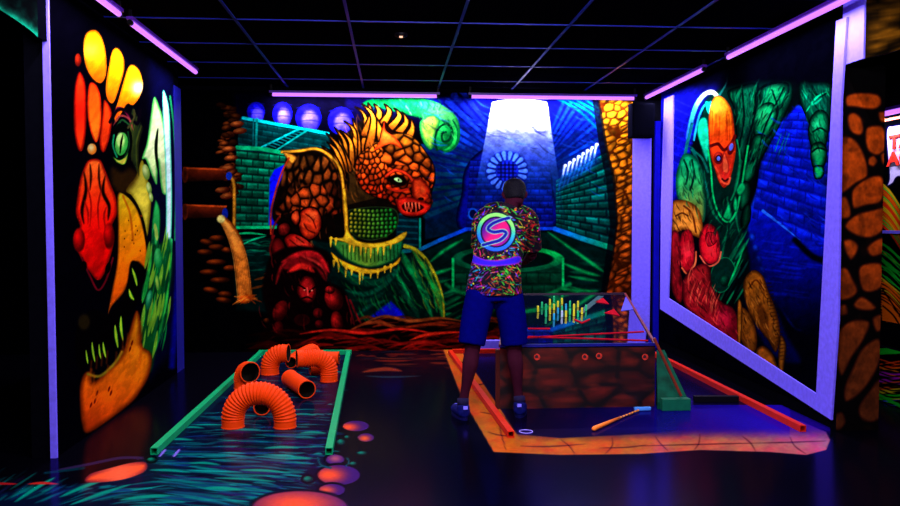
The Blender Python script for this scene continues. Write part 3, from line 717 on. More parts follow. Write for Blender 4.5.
# head with plates
hd = [(384, 122), (392, 131), (405, 134), (415, 139), (425, 152), (433, 165), (434.5, 180), (431, 193), (431, 204), (426, 212), (415, 217), (404, 215), (398, 206), (388, 199), (374, 196), (361, 187), (356, 173), (358, 158), (368, 148), (379, 142), (382, 131)]
HC = grad(395, 135, 385, 212, (255, 150, 30), (255, 110, 28), (245, 70, 18), (215, 35, 14))
p.poly(hd, (30, 6, 4), line=(14, 4, 3), lw=1)
p.cells([(388, 136), (405, 134), (415, 139), (425, 152), (433, 165), (434, 178), (430, 188), (415, 172), (398, 165), (382, 163), (379, 148)], 9.5, HC, gapc=(30, 5, 3), gap=0.9, ar=1.15, rot=35, dark=0.22, seed=4)
p.cells([(379, 142), (384, 160), (388, 172), (382, 186), (388, 198), (374, 196), (361, 187), (356, 173), (358, 158), (368, 148)], 6.0, HC, gapc=(30, 5, 3), gap=0.7, ar=0.85, dark=0.35, seed=8)
p.cells([(388, 168), (408, 166), (425, 180), (431, 196), (430, 205), (398, 206), (388, 198), (384, 184)], 6.2, HC, gapc=(30, 5, 3), gap=0.7, ar=1.2, dark=0.45, seed=12)
p.poly([(384, 122), (386, 131), (396, 138), (402, 148), (390, 144), (380, 148), (374, 150), (380, 140)], (255, 105, 30), edge=(170, 45, 10), ew=3, hi=(385, 138, 6, (255, 130, 40)))
p.poly([(387, 179), (395, 174.5), (403, 176), (407, 182), (403, 186), (394, 185.5)], (14, 3, 3), soft=1.2)
p.poly([(393.5, 178.5), (398, 177), (402.5, 180.6), (401, 182.8), (396, 181.6)], (190, 240, 150), line=(6, 10, 6), lw=0.5); p.blob(398.5, 180, 0.9, 1.1, (10, 20, 8))
p.stroke([(386, 176), (396, 170), (408, 175), (414, 184)], 1.8, (225, 60, 25), edge=(90, 12, 8)); p.stroke([(388, 188), (398, 191), (408, 189)], 1.3, (190, 40, 18))
p.poly([(412, 182), (420, 178), (428, 186), (430, 196), (424, 202), (414, 198)], (245, 75, 28), edge=(110, 16, 8), ew=4); p.blob(421, 199, 3, 1.8, (40, 4, 4)); p.blob(424, 191, 4, 6, (255, 100, 40), edge=(190, 40, 15), rot=-15, soft=0.5)
p.poly([(397, 200), (410, 197), (426, 203), (431, 206), (424, 214), (410, 216), (400, 212)], (215, 38, 22), edge=(120, 10, 8), ew=3)
p.poly([(402, 205), (412, 202), (424, 207), (416, 212), (405, 211)], (40, 4, 6), soft=0.6)
for x in (405, 408.5, 412, 415.5, 419): p.stroke([(x, 203), (x + 0.6, 209)], 0.9, (255, 110, 70), w1=0.3)
for x in (407, 411, 416): p.stroke([(x, 211.5), (x, 207)], 0.7, (250, 90, 50), w1=0.3)
p.hatch([(330, 254), (375, 275), (415, 246), (440, 282), (446, 320), (405, 312), (360, 322), (345, 292)], 130, 60, [(0, 16, 14), (0, 30, 22), (0, 150, 70), (30, 130, 50)], l=(6, 20), w=(0.4, 1.1), a=0.6)
p.hatch([(410, 248), (428, 258), (443, 300), (440, 318), (420, 300)], 30, 65, [(190, 170, 30), (90, 140, 40)], l=(5, 14), w=(0.3, 0.8), a=0.6, seed=6)
p.hatch([(276, 195), (300, 152), (336, 165), (343, 200), (320, 250), (284, 250)], 70, 80, [(20, 6, 4), (60, 14, 8), (240, 120, 50)], l=(3, 9), w=(0.3, 0.7), a=0.5, seed=4)
p.hatch([(322, 170), (345, 120), (372, 112), (372, 180), (350, 205)], 60, 70, [(12, 5, 3), (90, 40, 8), (200, 110, 30)], l=(5, 14), w=(0.3, 0.7), a=0.55, seed=3)
p.hatch([(362, 104), (400, 98), (440, 104), (460, 130), (444, 152), (424, 140), (412, 116)], 60, 60, [(0, 70, 36), (0, 110, 60), (120, 230, 120)], l=(3, 9), w=(0.3, 0.7), a=0.5, seed=2)
p.hatch([(425, 97), (600, 97), (612, 220), (560, 160), (480, 150), (440, 230)], 120, 20, [(2, 4, 40), (4, 8, 60), (30, 90, 230)], l=(8, 24), w=(0.4, 1.2), a=0.4, seed=9)
# --- crimson brute crouching in front
p.poly([(270, 258), (285, 248), (305, 246), (328, 252), (331, 270), (326, 280), (344, 290), (352, 312), (366, 336), (366, 350), (262, 350), (268, 320), (262, 290)], (14, 3, 5), soft=2)
CR = (150, 16, 26)
for Q, w, c in (([(284, 268), (300, 262), (318, 262), (326, 280)], 7, (110, 14, 20)), ([(282, 262), (300, 254), (318, 256), (329, 272)], 3.0, (200, 30, 34)), ([(288, 272), (302, 266), (314, 272)], 3.0, (215, 38, 30)), ([(302, 256), (318, 264), (326, 278)], 1.6, (230, 60, 50)), ([(276, 284), (282, 266), (296, 256)], 1.5, (150, 24, 26)), ([(312, 262), (322, 270), (326, 279)], 1.2, (20, 2, 4))):
    p.stroke(Q, w, c, leaf=True, soft=1.6)
p.poly([(300, 282), (305, 276), (313, 279), (316, 290), (314, 300), (307, 303), (300, 298), (297, 290)], (165, 24, 26), edge=(60, 6, 10), ew=4)
p.stroke([(299, 285), (304, 288), (307, 291)], 0.9, (10, 0, 2)); p.stroke([(309, 292), (315, 287)], 0.9, (10, 0, 2)); p.stroke([(307, 288), (308, 295)], 0.8, (230, 70, 60)); p.stroke([(301, 299), (307, 297), (312, 299)], 0.8, (20, 0, 4)); p.blob(304.5, 290, 1.1, 0.7, (240, 120, 90)); p.blob(312, 290.5, 1.1, 0.7, (240, 120, 90))
for x, y, rx, ry, c, r_ in ((334, 299, 9, 12, (200, 32, 30), -20), (337, 322, 6, 11, (205, 32, 28), -8), (318, 313, 5, 5, (130, 18, 22), 0), (319, 324, 4, 4, (110, 14, 20), 0), (280, 311, 7, 11, (150, 24, 22), 25), (278, 328, 5, 7, (110, 14, 18), 10), (330, 290, 5, 4, (215, 40, 36), 0), (302, 320, 8, 6, (34, 4, 8), 0)):
    p.blob(x, y, rx, ry, c, rot=r_, edge=(44, 3, 8), soft=0.16)
p.stroke([(350, 300), (358, 318), (366, 332)], 1.0, (120, 14, 24)); p.stroke([(346, 296), (352, 316), (356, 332)], 0.8, (90, 10, 20))
p.hatch([(270, 258), (305, 248), (330, 262), (344, 290), (366, 336), (262, 350)], 90, 75, [(20, 2, 4), (60, 4, 10), (190, 30, 30), (8, 0, 2)], l=(4, 12), w=(0.3, 0.8), a=0.55, seed=8)
# --- painted ground of rocks
p.poly([(250, 352), (262, 336), (300, 331), (340, 328), (368, 322), (385, 316), (410, 320), (440, 318), (470, 322), (600, 322), (604, 300), (634, 296), (634, 356), (250, 356)], (16, 4, 4), soft=2, curve=False)
for k in range(250):
    x = rg.uniform(255, 630); y = rg.uniform(318, 352)
    if x < 360 and y < 331: continue
    l = rg.uniform(12, 46); br_ = rg.uniform(0.25, 1) * (0.45 if x < 300 else 1)
    c = (190 * br_, 62 * br_, 22 * br_) if y < 330 else (190 * br_, 26 * br_, 18 * br_)
    p.stroke([(x - l / 2, y + rg.uniform(0, 4)), (x, y - rg.uniform(0, 2)), (x + l / 2, y + rg.uniform(-2, 4))], rg.uniform(0.5, 1.8), c, leaf=True, soft=1.0, a=0.75)
for Q, c in (([(366, 322), (385, 316), (410, 321), (440, 318), (466, 322)], (150, 75, 30)), ([(300, 334), (330, 330), (365, 333), (400, 329), (432, 333)], (210, 40, 25)), ([(410, 340), (430, 334), (462, 332)], (225, 50, 25)), ([(350, 330), (372, 322), (396, 326)], (140, 60, 25)), ([(400, 350), (420, 342), (446, 346)], (170, 30, 20))):
    p.stroke(Q, 1.5, c, leaf=True, soft=1.0)
# --- stacked yellow stone column at the right end
col = [(597, 97), (634, 97), (634, 345), (600, 345), (603, 296), (609, 275), (613, 250), (616.5, 222), (613, 178), (606, 150), (600, 112)]
p.poly(col, (24, 10, 3), curve=False)
p.cells(col, 7.6, grad(0, 98, 0, 310, (255, 165, 25), (255, 150, 22), (240, 130, 24), (225, 100, 26), (120, 40, 14)), gapc=(70, 26, 3), gap=0.45, ar=1.45, rot=-18, dark=0.22, seed=21, curve=False, jit=0.5)
for k in range(26):
    y = 120 + k * 7; x = 624 + 4 * math.sin(k); p.stroke([(x - 6, y), (x, y - 3), (x + 6, y - 6)], 0.9, (60, 22, 4), a=0.8)
p.poly([(592, 97), (598, 97), (602, 112), (608, 150), (615, 178), (618, 222), (614, 255), (606, 296), (600, 300), (604, 270), (610, 225), (606, 180), (600, 150), (594, 112)], (6, 6, 14), curve=False, a=0.8)
p.airbrush(0.30)
p.finish(me)
M_MURAL = paint_mat('matt mural paint', 0.9, 0.0, 90)
mu = link_mesh('mural', me, M_MURAL)
tag(mu, 'wall mural of an orange scaly horned beast in a dungeon with a white light beam', 'mural')
panel_back(mu, MX0, MX1, YB - 0.029, YB - 0.001, 0, MZ1)

# ------------------------------------------------------------------ mural on the left wall
LY0, LY1, LZ1 = 5.05, 7.80, 2.92
me, P = grid('mural', (XL + 0.03, LY0, 0), (0, LY1 - LY0, 0), (0, 0, LZ1), 420, 900)
X, Y = chart(P); p = Painter(X, Y, (4, 3, 12)); rg = random.Random(15)
p.poly([(150, 60), (186, 88), (186, 330), (150, 380)], (6, 6, 40), soft=6, curve=False)
YO = lambda y0, y1: grad(0, y0, 0, y1, (255, 205, 15), (255, 170, 10), (255, 95, 15))
p.poly([(95, 30), (102, 38), (106, 55), (106, 74), (101, 83), (93, 79), (86, 66), (83.5, 48), (86, 34)], YO(28, 86), edge=(220, 110, 10), ew=3, hi=(91, 50, 9, (255, 215, 60)))
p.poly([(117, 48), (123, 56), (124, 70), (119, 88), (113, 103), (107, 98), (106, 84), (109, 66), (112, 52)], YO(46, 105), edge=(220, 110, 10), ew=2.5)
p.poly([(133, 65), (140, 72), (143, 86), (139, 98), (133, 105), (127, 104), (121, 114), (116, 122), (114.5, 114), (119, 98), (124, 80), (128, 68)], YO(62, 118), edge=(230, 120, 10), ew=2.5, hi=(138, 88, 6.5, (255, 255, 215)))
p.blob(78, 60, 3.2, 6.5, (200, 50, 20), edge=(90, 14, 10))
p.poly([(80, 72), (85, 82), (86.5, 100), (86, 130), (83, 149), (78, 149), (74, 128), (74, 98), (76, 80)], grad(0, 72, 0, 150, (255, 70, 20), (250, 36, 16), (235, 70, 20)), edge=(120, 8, 6), ew=3.5)
p.poly([(90, 83), (97, 86), (101, 100), (101, 126), (97, 142), (92, 136), (88, 118), (87.5, 98)], grad(0, 83, 0, 142, (255, 90, 20), (250, 110, 20), (240, 130, 30)), edge=(190, 30, 10), ew=2.5)
p.blob(92, 149, 4.6, 5.5, (205, 195, 130), edge=(190, 110, 30), soft=0.3)
p.poly([(104, 100), (110, 107), (112, 118), (110, 136), (105, 151), (101, 150), (99.5, 138), (102, 118)], grad(0, 100, 0, 150, (255, 80, 20), (250, 70, 18), (225, 60, 20)), edge=(130, 14, 8), ew=3)
p.stroke([(113, 118), (118, 108), (126, 112), (131, 122)], 1.1, (120, 20, 60)); p.stroke([(116, 128), (122, 120), (129, 125)], 1.0, (30, 80, 40))
# nose ridge
NZ = grad(0, 160, 0, 278, (255, 120, 40), (255, 70, 20), (255, 25, 12), (255, 10, 8), (200, 10, 14))
p.poly([(89, 160), (100, 160), (106, 172), (111, 185), (116, 198), (117, 214), (112, 226), (114, 240), (110, 258), (103, 276), (97, 280), (90, 272), (82, 260), (76, 246), (77, 232), (80, 226), (76, 214), (77, 198), (80, 180), (84, 168)], NZ, edge=(130, 12, 8), ew=4)
for Q, w in (([(84, 172), (86, 190), (82, 210), (84, 224)], 1.7), ([(105, 176), (103, 192), (109, 206), (108, 220)], 1.8), ([(90, 164), (91, 176), (90, 190)], 1.0), ([(99, 164), (99, 178), (101, 192)], 1.0)): p.stroke(Q, w, (14, 3, 4), leaf=True, soft=1.2)
for Q in ([(87, 184), (91, 204), (90, 226)], [(101, 190), (98, 208), (99, 228)], [(107, 206), (104, 216), (106, 232)], [(84, 200), (88, 212), (88, 224)]): p.stroke(Q, 0.9, (150, 16, 10), leaf=True, soft=1)
p.blob(79, 240, 6, 12, (225, 12, 14), edge=(100, 4, 8)); p.blob(109, 236, 5.5, 13, (235, 12, 14), edge=(90, 4, 8)); p.blob(95, 250, 10, 22, (255, 14, 12), edge=(200, 10, 10), soft=0.4)
p.stroke([(82, 258), (90, 276), (98, 290), (106, 280), (113, 258)], 1.0, (110, 10, 30)); p.blob(84, 266, 3, 5, (8, 2, 4)); p.blob(108, 268, 2.6, 6, (6, 2, 4), rot=15)
# cheek
CK = grad(118, 190, 140, 300, (200, 190, 30), (250, 165, 15), (255, 130, 10), (240, 95, 12))
p.poly([(118, 194), (128, 196), (136, 206), (142, 222), (147, 246), (146, 268), (137, 262), (131, 274), (124, 292), (112, 306), (108, 314), (112, 290), (117, 262), (118, 230)], CK, edge=(120, 60, 8), ew=2.5)
p.poly([(126, 190), (136, 176), (142, 160), (147, 176), (151, 200), (149, 226), (146, 236), (139, 208), (132, 196)], (205, 195, 60), edge=(120, 110, 20), ew=4, hi=(141, 200, 8, (230, 215, 70)))
p.stroke([(117, 190), (126, 194), (136, 205), (143, 222), (148, 250)], 1.3, (14, 10, 10)); p.stroke([(123, 196), (130, 214), (133, 240)], 1.0, (190, 90, 10), a=0.7)
for k in range(16): p.blob(rg.uniform(119, 142), rg.uniform(215, 285), 0.6, 1.0, (120, 40, 5))
for k in range(22):
    t = k / 21; p.stroke([(133 + 10 * t, 108 + 20 * t), (130 + 8 * t, 124 + 22 * t), (127 + 12 * t, 150 + 26 * t)], 0.8, rg.choice([(40, 50, 20), (90, 100, 30), (14, 20, 14), (60, 90, 40)]), leaf=True, a=0.7, soft=1.0)
p.poly([(112, 168), (122, 172), (130, 168), (138, 176), (130, 190), (120, 192), (112, 184)], (70, 44, 12), soft=4, a=0.7)
p.stroke([(110, 122), (118, 110), (128, 112), (137, 124), (140, 110)], 1.6, (10, 4, 14), soft=1.0); p.stroke([(113, 126), (120, 116), (129, 119), (133, 130)], 1.0, (150, 60, 60), leaf=True)
# eye
p.poly([(112, 134), (118, 124), (127, 124), (132, 136), (131, 152), (124, 166), (115, 164), (110, 152)], (4, 8, 8))
p.blob(121.5, 144, 6.3, 11.5, (130, 215, 90), rot=8, edge=(50, 150, 60), soft=0.1, hi=(-0.2, -0.2)); p.blob(120.5, 140, 4, 7, (190, 235, 130), soft=0.6)
p.stroke([(123, 134), (121, 144), (120, 154)], 1.1, (4, 8, 4), leaf=True); p.stroke([(114, 135), (113, 146), (117, 157)], 0.9, (20, 140, 90)); p.stroke([(128, 132), (129, 146), (125, 157)], 0.8, (10, 60, 30))
p.poly([(113, 157), (119, 160), (125, 157), (128, 153), (125, 164), (118, 163)], (205, 200, 70), edge=(60, 130, 40), ew=1.5)
p.stroke([(128, 128), (134, 118), (134, 110)], 1.0, (60, 60, 30))
# pale green side of the face
p.poly([(154, 97), (160, 108), (165, 128), (168, 160), (169, 190), (162, 192), (158, 160), (157, 184), (152, 176), (146, 160), (142, 158), (147, 142), (150, 120)], grad(0, 97, 0, 190, (190, 235, 150), (225, 245, 180), (190, 220, 130)), edge=(60, 170, 70), ew=3)
p.stroke([(158, 128), (156, 148), (158, 172)], 1.6, (8, 20, 10), leaf=True)
for x, y, rx, ry in ((146, 172, 3.6, 8), (149, 188, 2.6, 6), (151, 197, 2, 5)): p.blob(x, y, rx, ry, (205, 225, 140), edge=(110, 150, 60), rot=-10)
p.poly([(156, 200), (160, 210), (160, 232), (157, 246), (152, 240), (152, 222), (154, 206)], (50, 190, 90), edge=(8, 90, 40), ew=2); p.blob(156, 232, 1.8, 9, (170, 215, 90), rot=-8)
p.poly([(163, 90), (169, 108), (171, 150), (172, 200), (171, 240), (168, 262), (166, 240), (166, 200), (165, 160), (163, 120)], (215, 250, 235), edge=(80, 220, 170), ew=2.0, curve=True)
p.stroke([(170, 96), (174, 130), (176, 180), (175, 240)], 1.0, (30, 150, 90)); p.stroke([(171, 240), (169, 280), (163, 316), (156, 346)], 1.6, (60, 220, 120), w1=0.8)
p.poly([(150, 250), (160, 244), (170, 240), (172, 270), (166, 310), (156, 350), (150, 372), (143, 350), (142, 320), (147, 290)], (8, 86, 36), soft=3)
for k in range(70):
    y = rg.uniform(240, 345); x = 152 + rg.uniform(-9, 18) - max(0, y - 300) * 0.12
    p.stroke([(x + 2, y - 14), (x, y), (x - 3, y + 14)], rg.uniform(0.6, 1.8), rg.choice([(20, 150, 60), (60, 200, 70), (10, 100, 50), (130, 190, 50), (8, 60, 34)]), leaf=True, a=0.85)
p.blob(158, 258, 4, 10, (80, 215, 110), edge=(20, 130, 60)); p.blob(158, 285, 2.4, 10, (170, 215, 80), edge=(20, 120, 40), rot=-8); p.blob(149, 300, 3, 10, (70, 190, 120), edge=(10, 100, 60), rot=10)
# mouth and teeth
p.poly([(131, 262), (142, 266), (146, 276), (140, 292), (136, 306), (128, 316), (120, 330), (104, 352), (92, 362), (78, 368), (76, 330), (92, 310), (108, 314), (118, 304), (126, 292)], (6, 4, 6), soft=1.2)
p.blob(84, 322, 6, 8, (50, 40, 16), soft=0.6, a=0.7)
for Q, w in (([(132, 268), (135, 277), (137, 286)], 1.5), ([(129, 289), (131, 296), (134, 300)], 1.7), ([(121, 316), (121, 328), (123, 341)], 1.6), ([(115, 325), (116, 336), (118, 348)], 1.7), ([(103, 342), (104, 350), (106, 358)], 1.3), ([(99, 344), (99.5, 352), (101, 359)], 1.1), ([(92, 342), (93, 352), (95, 362)], 1.3), ([(86, 350), (87, 358), (88, 364)], 1.0)):
    p.stroke(Q, w, (185, 225, 50), leaf=True, edge=(40, 150, 40))
# chin
CH = grad(130, 320, 95, 430, (225, 150, 20), (250, 140, 18), (250, 110, 15), (215, 70, 15))
p.poly([(136, 311), (141, 322), (142, 345), (150, 352), (152, 362), (148, 378), (140, 392), (132, 402), (112, 418), (88, 433), (82, 424), (80, 404), (80, 386), (84, 374), (90, 372), (92, 382), (99, 378), (112, 366), (122, 354), (128, 336)], CH, edge=(120, 44, 6), ew=6, curve=True, soft=1.4)
p.stroke([(88, 374), (100, 376), (114, 364), (122, 352)], 1.4, (150, 130, 30), soft=1.2)
for x, y in ((98, 390), (96, 398), (110, 386), (112, 390), (92, 402), (133, 340), (131, 346)): p.stroke([(x, y), (x - 2, y + 6)], 1.0, (120, 24, 6), leaf=True)
for k in range(40):
    x = rg.uniform(86, 146); y = 470 - x * 0.75 + rg.uniform(-40, 0); p.stroke([(x, y - 6), (x - 1, y + 6)], 0.8, (215, 95, 10), a=0.35, soft=1.5)
p.stroke([(176, 90), (180, 150), (180, 230), (177, 300), (172, 366)], 3.0, (10, 12, 130), soft=2.5)
p.airbrush(0.15, 3.0, 7.0)
p.finish(me)
mu = link_mesh('mural', me, M_MURAL)
tag(mu, 'left wall mural of a huge orange and red monster face with a slit eye', 'mural')
panel_back(mu, XL + 0.001, XL + 0.029, LY0, LY1, 0, LZ1)

# ------------------------------------------------------------------ mural on the right wall
RY0, RY1 = 5.33, 8.99
XM = XR - 0.015
me, P = grid('mural', (XM, RY0, 0.10), (0, RY1 - RY0, 0), (0, 0, 2.82), 700, 700)
X, Y = chart(P); p = Painter(X, Y, (4, 4, 16)); rg = random.Random(25)
p.poly([(655, 80), (720, 60), (705, 130), (690, 170), (670, 210), (655, 215)], grad(660, 0, 720, 0, (14, 16, 170), (8, 8, 90)), soft=5)
for k in range(8): p.stroke([(668, 96 + k * 9), (684, 104 + k * 9), (694, 108 + k * 9)], 0.8, (24, 30, 200), a=0.5)
# blue brick vault
bl = [(782, 106), (806, 108), (806, 122), (812, 160), (826, 190), (830, 300), (800, 330), (778, 300), (762, 250), (746, 226), (757, 190), (762, 165), (776, 130)]
p.poly(bl, grad(0, 108, 0, 320, (12, 22, 225), (8, 30, 235), (6, 20, 190), (3, 6, 60)), soft=2, edge=(20, 70, 235), ew=5)
p.bricks([(768, 112), (838, 112), (838, 258), (752, 218)], 6, 12, (14, 46, 250), (2, 6, 90), a=0.75, g=0.12)
p.poly([(764, 212), (800, 236), (830, 244), (830, 340), (795, 330), (765, 290), (746, 240), (752, 225)], grad(0, 215, 0, 330, (6, 26, 190), (4, 10, 110), (2, 3, 24)), soft=3, curve=False)
for k in range(26):
    y = rg.uniform(240, 305); x = rg.uniform(765, 815); p.stroke([(x - 12, y - 2), (x, y), (x + 12, y + 1)], 1.0, (14, 40, 230), leaf=True, a=0.7 * max(0.2, 1 - (y - 240) / 80), soft=1.2)
p.stroke([(763, 211), (780, 224), (800, 240)], 1.6, (40, 110, 250), w1=0.5); p.stroke([(795, 240), (812, 256), (828, 262)], 3, (2, 2, 20), soft=2)
for k in range(5): p.blob(752 + k * 3, 238 + k * 11, 4, 4.5, (20, 80, 240), edge=(6, 20, 120))
p.poly([(746, 226), (750, 236), (770, 290), (784, 330), (800, 362), (770, 352), (745, 300), (738, 250)], (5, 10, 70), soft=3, a=0.9)
# dark centre figure
p.poly([(700, 120), (712, 96), (740, 84), (790, 78), (800, 100), (775, 130), (760, 165), (748, 200), (742, 230), (750, 262), (745, 300), (720, 300), (705, 260), (700, 215), (690, 160)], (4, 12, 16), soft=2)
GR = (0, 150, 95)
p.poly([(702, 112), (716, 92), (740, 84), (775, 82), (776, 110), (764, 134), (756, 165), (746, 196), (742, 228), (746, 258), (728, 262), (712, 232), (704, 190)], (0, 44, 36), soft=3)
for Q, w in (([(737, 100), (742, 124), (742, 150), (738, 176), (732, 200)], 3.0), ([(748, 92), (750, 116), (748, 140), (744, 164)], 2.6), ([(704, 170), (708, 196), (714, 214), (724, 226)], 2.2), ([(744, 232), (736, 250), (730, 262)], 2.4), ([(728, 228), (724, 244), (722, 258)], 2.0), ([(740, 190), (736, 214), (740, 236)], 2.0)): p.stroke(Q, w, (0, 112, 72), leaf=True, soft=1.4, edge=(0, 50, 40))
def musc(x, y, rx, ry, r_, c=GR, e=(0, 34, 26)): p.blob(x, y, rx, ry, c, rot=r_, edge=e, soft=0.16)
def flesh(P_, c=(0, 150, 90), e=(0, 30, 24), ew=6, hi=None): p.poly(P_, c, edge=e, ew=ew, hi=hi, line=(1, 12, 12), lw=0.6)
flesh([(728, 92), (742, 86), (756, 84), (760, 100), (754, 118), (748, 140), (744, 160), (738, 150), (736, 128), (734, 108)], (0, 105, 70))
flesh([(757, 92), (770, 83), (790, 81), (792, 98), (785, 114), (776, 132), (766, 150), (757, 166), (750, 174), (748, 156), (752, 132), (754, 110)], (0, 95, 60))
flesh([(760, 92), (772, 84), (788, 84), (786, 100), (776, 112), (764, 114)], (0, 140, 82), hi=(774, 92, 8, (20, 175, 105)))
flesh([(756, 112), (764, 104), (773, 104), (777, 116), (772, 132), (762, 142), (755, 136), (753, 124)], (0, 160, 92), hi=(764, 116, 8, (40, 205, 120)))
flesh([(753, 138), (760, 134), (766, 138), (762, 150), (755, 160), (750, 154)], (0, 120, 70))
flesh([(744, 164), (751, 160), (756, 164), (754, 176), (747, 184), (742, 178)], (0, 130, 76)); flesh([(741, 184), (748, 182), (751, 190), (748, 204), (741, 210), (738, 198)], (0, 110, 66)); flesh([(745, 206), (750, 206), (750, 220), (744, 230), (741, 220)], (0, 90, 56))
for k in range(50):
    x = rg.uniform(735, 788); y = rg.uniform(86, 165); p.stroke([(x + 3, y - 8), (x, y), (x - 3, y + 9)], 0.5, rg.choice([(0, 190, 120), (0, 80, 60), (0, 50, 60)]), a=0.5)
for Q in ([(784, 88), (774, 108), (764, 130), (756, 165)], [(758, 84), (756, 108), (748, 140), (742, 170)], [(742, 90), (744, 120), (738, 150)], [(772, 90), (778, 112), (770, 130)]): p.stroke(Q, 0.9, (0, 22, 24))
# hanging arm at the right
flesh([(800, 82), (812, 82), (830, 84), (831, 104), (829, 126), (824, 132), (812, 128), (806, 116), (800, 100)], (0, 90, 66))
flesh([(812, 116), (820, 110), (828, 116), (828, 134), (824, 148), (814, 150), (809, 138), (809, 126)], (0, 140, 84), hi=(818, 124, 6, (30, 190, 120)))
flesh([(812, 146), (820, 142), (826, 148), (826, 160), (822, 168), (814, 168), (811, 158)], (0, 165, 90), hi=(817, 152, 5, (40, 205, 120)))
flesh([(814, 167), (822, 166), (824, 172), (821, 178), (815, 178)], (10, 190, 100), ew=3)
p.stroke([(802, 90), (812, 104), (822, 98)], 1.2, (0, 170, 120), leaf=True); p.stroke([(812, 86), (818, 96), (828, 92)], 1.2, (0, 30, 26))
p.stroke([(812, 152), (818, 148), (826, 150)], 1.0, (0, 22, 20)); p.stroke([(813, 132), (820, 128), (827, 132)], 0.9, (0, 22, 20)); p.stroke([(806, 112), (816, 98), (826, 92)], 1.0, (0, 210, 140), leaf=True)
# hood arcs, collar, green patches
p.poly([(699, 120), (706, 118), (709, 130), (709, 150), (707, 162), (702, 150), (697, 132)], (20, 215, 160), edge=(0, 110, 90), ew=2)
p.stroke([(688, 138), (691, 122), (696, 106), (704, 95), (712, 92), (718, 97)], 2.2, grad(686, 138, 716, 95, (40, 90, 230), (60, 210, 210), (235, 240, 190)), soft=0.9); p.stroke([(694, 140), (698, 120), (704, 106), (711, 102)], 1.0, (30, 160, 190)); p.poly([(705, 102), (711, 103), (713, 112), (708, 114)], (20, 200, 170), ew=1, edge=(0, 90, 90))
p.stroke([(719, 96), (726, 84), (728, 74)], 1.2, (20, 120, 110), w1=0.3); p.stroke([(684, 160), (688, 140), (692, 124)], 1.6, (10, 90, 100)); p.stroke([(692, 150), (702, 158), (708, 172)], 1.2, (10, 110, 90))
for k in range(7): p.stroke([(688 + k * 2, 146 + k * 3), (694 + k * 2, 150 + k * 6), (698 + k * 2, 164 + k * 6)], 1.0, (0, 100, 90), leaf=True, a=0.8)
# face
FC = grad(716, 96, 724, 188, (255, 190, 30), (255, 130, 20), (250, 80, 20), (225, 50, 30), (190, 40, 40))
p.poly([(716, 96), (724, 98), (731, 108), (734, 124), (735, 140), (736, 150), (733, 168), (729, 182), (724, 188), (719, 182), (715, 170), (711, 158), (709, 140), (708.5, 120), (711, 104)], FC, edge=(170, 40, 12), ew=3, hi=(718, 106, 9, (255, 205, 60)))
for k in range(22):
    q = rg.uniform(0, 1); x = 711 + 22 * q; p.stroke([(x, 128 + rg.uniform(-18, 4)), (x - 1 + q * 2, 140)], 0.5, (200, 60, 12), a=0.6)
p.stroke([(711, 146), (718, 144), (724, 150), (731, 144), (735, 136)], 1.6, (90, 10, 14)); p.blob(718.5, 158, 4.8, 6.2, (210, 60, 40), edge=(110, 10, 24)); p.blob(718.5, 158.5, 3.0, 3.6, (40, 6, 30)); p.blob(718.5, 158.5, 1.8, 2.3, (120, 140, 255))
p.blob(731, 148, 3.4, 7, (210, 60, 40), edge=(110, 10, 24), rot=15); p.blob(731.2, 147, 1.9, 3.8, (110, 130, 255), rot=15)
p.poly([(724, 152), (727, 158), (729, 166), (728, 173), (723, 172), (722, 164)], (255, 105, 60), edge=(180, 30, 30), ew=1.6); p.stroke([(719, 176), (723, 182), (728, 184), (730, 178)], 1.0, (255, 100, 60)); p.stroke([(722, 179), (725, 181), (728, 179)], 0.9, (50, 4, 14)); p.stroke([(715, 166), (719, 174), (721, 182)], 0.8, (240, 80, 50))
p.stroke([(708, 150), (711, 170), (713, 195), (719, 214), (728, 222), (736, 212), (741, 190), (745, 165), (748, 146)], 0.9, (0, 210, 110)); p.stroke([(737, 140), (740, 160), (737, 185), (731, 200)], 0.8, (0, 150, 90))
for P_ in ([(728, 200), (732, 214), (729, 220), (723, 217), (726, 208)], [(735, 196), (738, 204), (736, 212), (733, 206)], [(742, 182), (746, 188), (740, 196), (736, 190)]): p.poly(P_, (0, 200, 110), edge=(0, 90, 60), ew=2)
# green sleeve at the bottom
for k in range(34):
    x = rg.uniform(715, 745); y = rg.uniform(232, 300); p.stroke([(x + 5, y - 9), (x, y), (x - 5, y + 8)], rg.uniform(0.5, 1.2), rg.choice([(0, 120, 80), (0, 70, 60), (0, 180, 100), (0, 44, 40)]), leaf=True, a=0.75)
p.poly([(716, 262), (728, 258), (735, 270), (728, 288), (718, 292), (710, 280)], (0, 50, 40), line=(0, 130, 80), lw=0.5); p.blob(725, 281, 5, 6, (0, 90, 60), edge=(0, 30, 24)); p.stroke([(744, 248), (736, 268), (728, 286)], 1.0, (0, 210, 110), leaf=True)
# green shoulder and tan fist at the left
p.poly([(682, 156), (690, 154), (698, 160), (704, 176), (706, 200), (704, 222), (696, 215), (684, 206), (677, 196), (676, 176)], grad(0, 155, 0, 215, (0, 170, 110), (50, 170, 90), (150, 150, 60)), edge=(0, 70, 50), ew=5)
for Q in ([(684, 160), (688, 172), (686, 184)], [(692, 160), (694, 176), (690, 190)]): p.stroke(Q, 1.0, (0, 60, 40))
p.poly([(672, 204), (680, 200), (690, 202), (699, 210), (703, 226), (702, 238), (694, 236), (684, 230), (672, 232)], (215, 140, 50), edge=(110, 56, 14), ew=5); p.stroke([(684, 206), (692, 214), (696, 232)], 1.0, (110, 50, 14)); p.stroke([(676, 216), (682, 213), (688, 216)], 0.8, (90, 40, 10))
